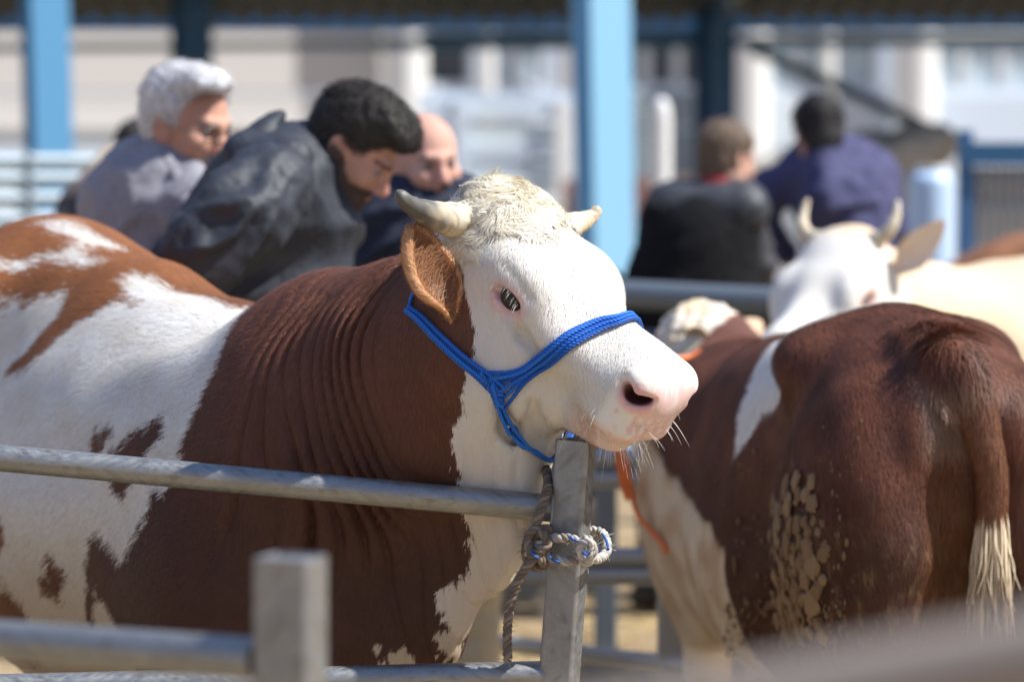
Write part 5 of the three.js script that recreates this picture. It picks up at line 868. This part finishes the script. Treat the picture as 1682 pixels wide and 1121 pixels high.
// man seen from behind in a black padded vest
{
  const d = 11.3, H = frame(at(1196, 262, d), -38, 14, 0, 0.92), P = (x, y, dd = 0) => at(x, y, d + dd);
  const sL = P(1098, 345, 0.0), sR = P(1212, 350, -0.05), chest = P(1150, 400, 0), hip = P(1135, 545, 0.0), feet = [[hip[0] - 0.12, 0, hip[2] - 0.2], [hip[0] + 0.15, 0, hip[2] - 0.1]];
  person('man seen from behind in a black padded vest with a red collar', H, {
    feet, strands: 4000, strandL: 0.022, skin: [0.60, 0.36, 0.27], hairColor: (n) => mixc([0.13, 0.085, 0.055], [0.26, 0.19, 0.14], clamp(0.4 + n)), footYaw: -40,
    hair: (K, h) => { K.in(h, 0.03); K.ell([-0.026, 0.050, 0], [0.106, 0.086, 0.086]); K.ell([-0.058, -0.02, 0], [0.052, 0.07, 0.072]); K.in(h, 0.02); K.cutEll([0.092, 0.0, 0], [0.070, 0.080, 0.10]); K.cutEll([0.008, -0.055, 0], [0.048, 0.052, 0.12]); },
    clothes: [
      { name: 'vest', mat: cloth([0.006, 0.006, 0.008], 0.9, { sheen: 0, specularIntensity: 0.5 }), amp: 0.008, freq: 7, seed: 17, box: boxOf([sL, sR, hip], 0.34), build: (K) => { K.in(WORLD, 0.09); K.cone(sL, sR, 0.085, 0.085); K.cone(P(1148, 400, 0), P(1130, 470, 0), 0.175, 0.185); K.cone(P(1150, 420, 0), hip, 0.18, 0.19); K.cone(P(1108, 470, 0.02), P(1185, 480, 0.02), 0.14, 0.13); } },
      { name: 'yoke', mat: cloth([0.045, 0.050, 0.060], 0.55), amp: 0.006, freq: 9, seed: 2, box: boxOf([sL, sR], 0.2), build: (K) => { K.in(WORLD, 0.05); K.cone(P(1105, 338, -0.03), P(1222, 342, -0.08), 0.085, 0.085); K.cone(P(1180, 322, -0.02), P(1225, 325, -0.02), 0.055, 0.055); } },
      { name: 'collar', mat: cloth([0.42, 0.03, 0.045], 0.8), amp: 0.003, cell: 0.009, box: boxOf([H.p(-0.03, -0.14, 0)], 0.2), build: (K) => { K.in(H, 0.02); K.cone([-0.03, -0.10, 0], [-0.045, -0.17, 0], 0.064, 0.075); } },
      { name: 'sleeve', mat: cloth([0.055, 0.055, 0.065], 0.8), amp: 0.010, freq: 9, box: boxOf([sR, P(1265, 470, -0.1), sL, P(1075, 470, 0.2)], 0.2), build: (K) => { K.in(WORLD, 0.05); K.chain([[...P(1218, 352, -0.05), 0.075], [...P(1238, 430, 0.02), 0.066], [...P(1250, 510, 0.25), 0.055]], 0.05); K.chain([[...P(1090, 355, 0.06), 0.08], [...P(1072, 440, 0.22), 0.068], [...P(1090, 510, 0.4), 0.05]], 0.05); } },
      { name: 'trousers', mat: cloth([0.04, 0.05, 0.08]), amp: 0.008, box: boxOf([hip, ...feet], 0.25), cell: 0.016, build: legs([hip[0] - 0.1, 0.9, hip[2]], [hip[0] + 0.1, 0.9, hip[2]], feet[0], feet[1]) },
    ],
    hands: [{ f: frame(P(1248, 516, 0.28), -60, 30), curl: 0.7 }],
  });
}
// man in a navy sweater leaning forward
{
  const d = 11.7, H = frame(at(1342, 222, d), -100, 24, 0, 0.95), P = (x, y, dd = 0) => at(x, y, d + dd);
  const sL = P(1326, 280, 0.05), sR = P(1428, 292, 0.05), back = P(1385, 320, 0), hip = P(1402, 440, -0.02), feet = [[hip[0] - 0.1, 0, hip[2] - 0.1], [hip[0] + 0.13, 0, hip[2]]];
  const navy = cloth([0.060, 0.062, 0.145], 0.85), hl = P(1298, 422, 0.22);
  person('man in a navy blue sweater leaning forward with his back turned', H, {
    feet, strands: 4000, strandL: 0.024, skin: [0.48, 0.26, 0.19], hairColor: (n) => mixc([0.012, 0.010, 0.010], [0.035, 0.030, 0.028], clamp(0.3 + n)), footYaw: -90, neck: [0.0, -0.20, 0],
    hair: (K, h) => { K.in(h, 0.03); K.ell([-0.024, 0.052, 0], [0.108, 0.088, 0.088]); K.ell([-0.062, -0.03, 0], [0.052, 0.080, 0.068]); K.in(h, 0.02); K.cutEll([0.094, 0.0, 0], [0.070, 0.080, 0.10]); K.cutEll([0.010, -0.055, 0], [0.046, 0.05, 0.12]); },
    clothes: [
      { name: 'sweater', mat: navy, amp: 0.014, freq: 7.5, seed: 21, box: boxOf([sL, sR, hip, P(1255, 380, 0)], 0.30), build: (K) => { K.in(WORLD, 0.09); K.cone(sL, sR, 0.080, 0.085); K.ell(P(1386, 335, 0), [0.165, 0.20, 0.14]); K.cone(P(1390, 350, 0), hip, 0.140, 0.140); K.cone(P(1350, 254, 0.02), P(1385, 266, 0.04), 0.066, 0.072); K.in(H, 0.04); K.cone([-0.035, -0.115, 0], [-0.02, -0.25, 0], 0.066, 0.085); K.in(WORLD, 0.05);
        K.chain([[...sL, 0.078], [...P(1266, 315, 0.10), 0.066], [...P(1240, 352, 0.12), 0.058], [...P(1288, 415, 0.2), 0.042]], 0.05); K.chain([[...sR, 0.09], [...P(1456, 365, 0.12), 0.062], [...P(1440, 430, 0.3), 0.045]], 0.05); } },
      { name: 'trousers', mat: cloth([0.03, 0.035, 0.06]), amp: 0.008, box: boxOf([hip, ...feet], 0.25), cell: 0.016, build: legs([hip[0] - 0.1, 0.9, hip[2]], [hip[0] + 0.1, 0.9, hip[2]], feet[0], feet[1]) },
    ],
    hands: [{ f: frame(hl, -40, 55), curl: 0.7 }, { f: frame(P(1438, 436, 0.32), -120, 50), curl: 0.7 }],
  });
}
// someone behind the blazer, only dark hair in view
{
  const d = 12.2, H = frame(at(238, 258, d), -60, 10), P = (x, y, dd = 0) => at(x, y, d + dd), sh = P(240, 350), hip = [sh[0], 0.95, -d], feet = [[hip[0] - 0.1, 0, -d], [hip[0] + 0.1, 0, -d]];
  person('dark-haired person mostly hidden behind the man in the grey blazer', H, { feet, skin: [0.5, 0.3, 0.22], hairColor: (n) => mixc([0.015, 0.013, 0.012], [0.04, 0.035, 0.03], clamp(0.3 + n)),
    hair: (K, h) => { K.in(h, 0.03); K.ell([-0.026, 0.05, 0], [0.108, 0.09, 0.09]); K.ell([-0.058, -0.01, 0], [0.055, 0.07, 0.075]); K.in(h, 0.02); K.cutEll([0.092, 0.0, 0], [0.070, 0.080, 0.10]); },
    clothes: [{ name: 'coat', mat: cloth([0.03, 0.03, 0.035]), box: boxOf([sh, hip], 0.34), cell: 0.016, build: (K) => { K.in(WORLD, 0.08); K.cone([sh[0] - 0.15, sh[1], sh[2]], [sh[0] + 0.15, sh[1], sh[2]], 0.10, 0.10); K.cone(sh, hip, 0.19, 0.19); K.cone([sh[0], sh[1] + 0.1, sh[2]], sh, 0.07, 0.1); } }, { name: 'trousers', mat: cloth([0.04, 0.04, 0.05]), box: boxOf([hip, ...feet], 0.25), cell: 0.018, build: legs([hip[0] - 0.08, 0.9, hip[2]], [hip[0] + 0.08, 0.9, hip[2]], feet[0], feet[1]) }] });
}
renderer.render(scene, camera);
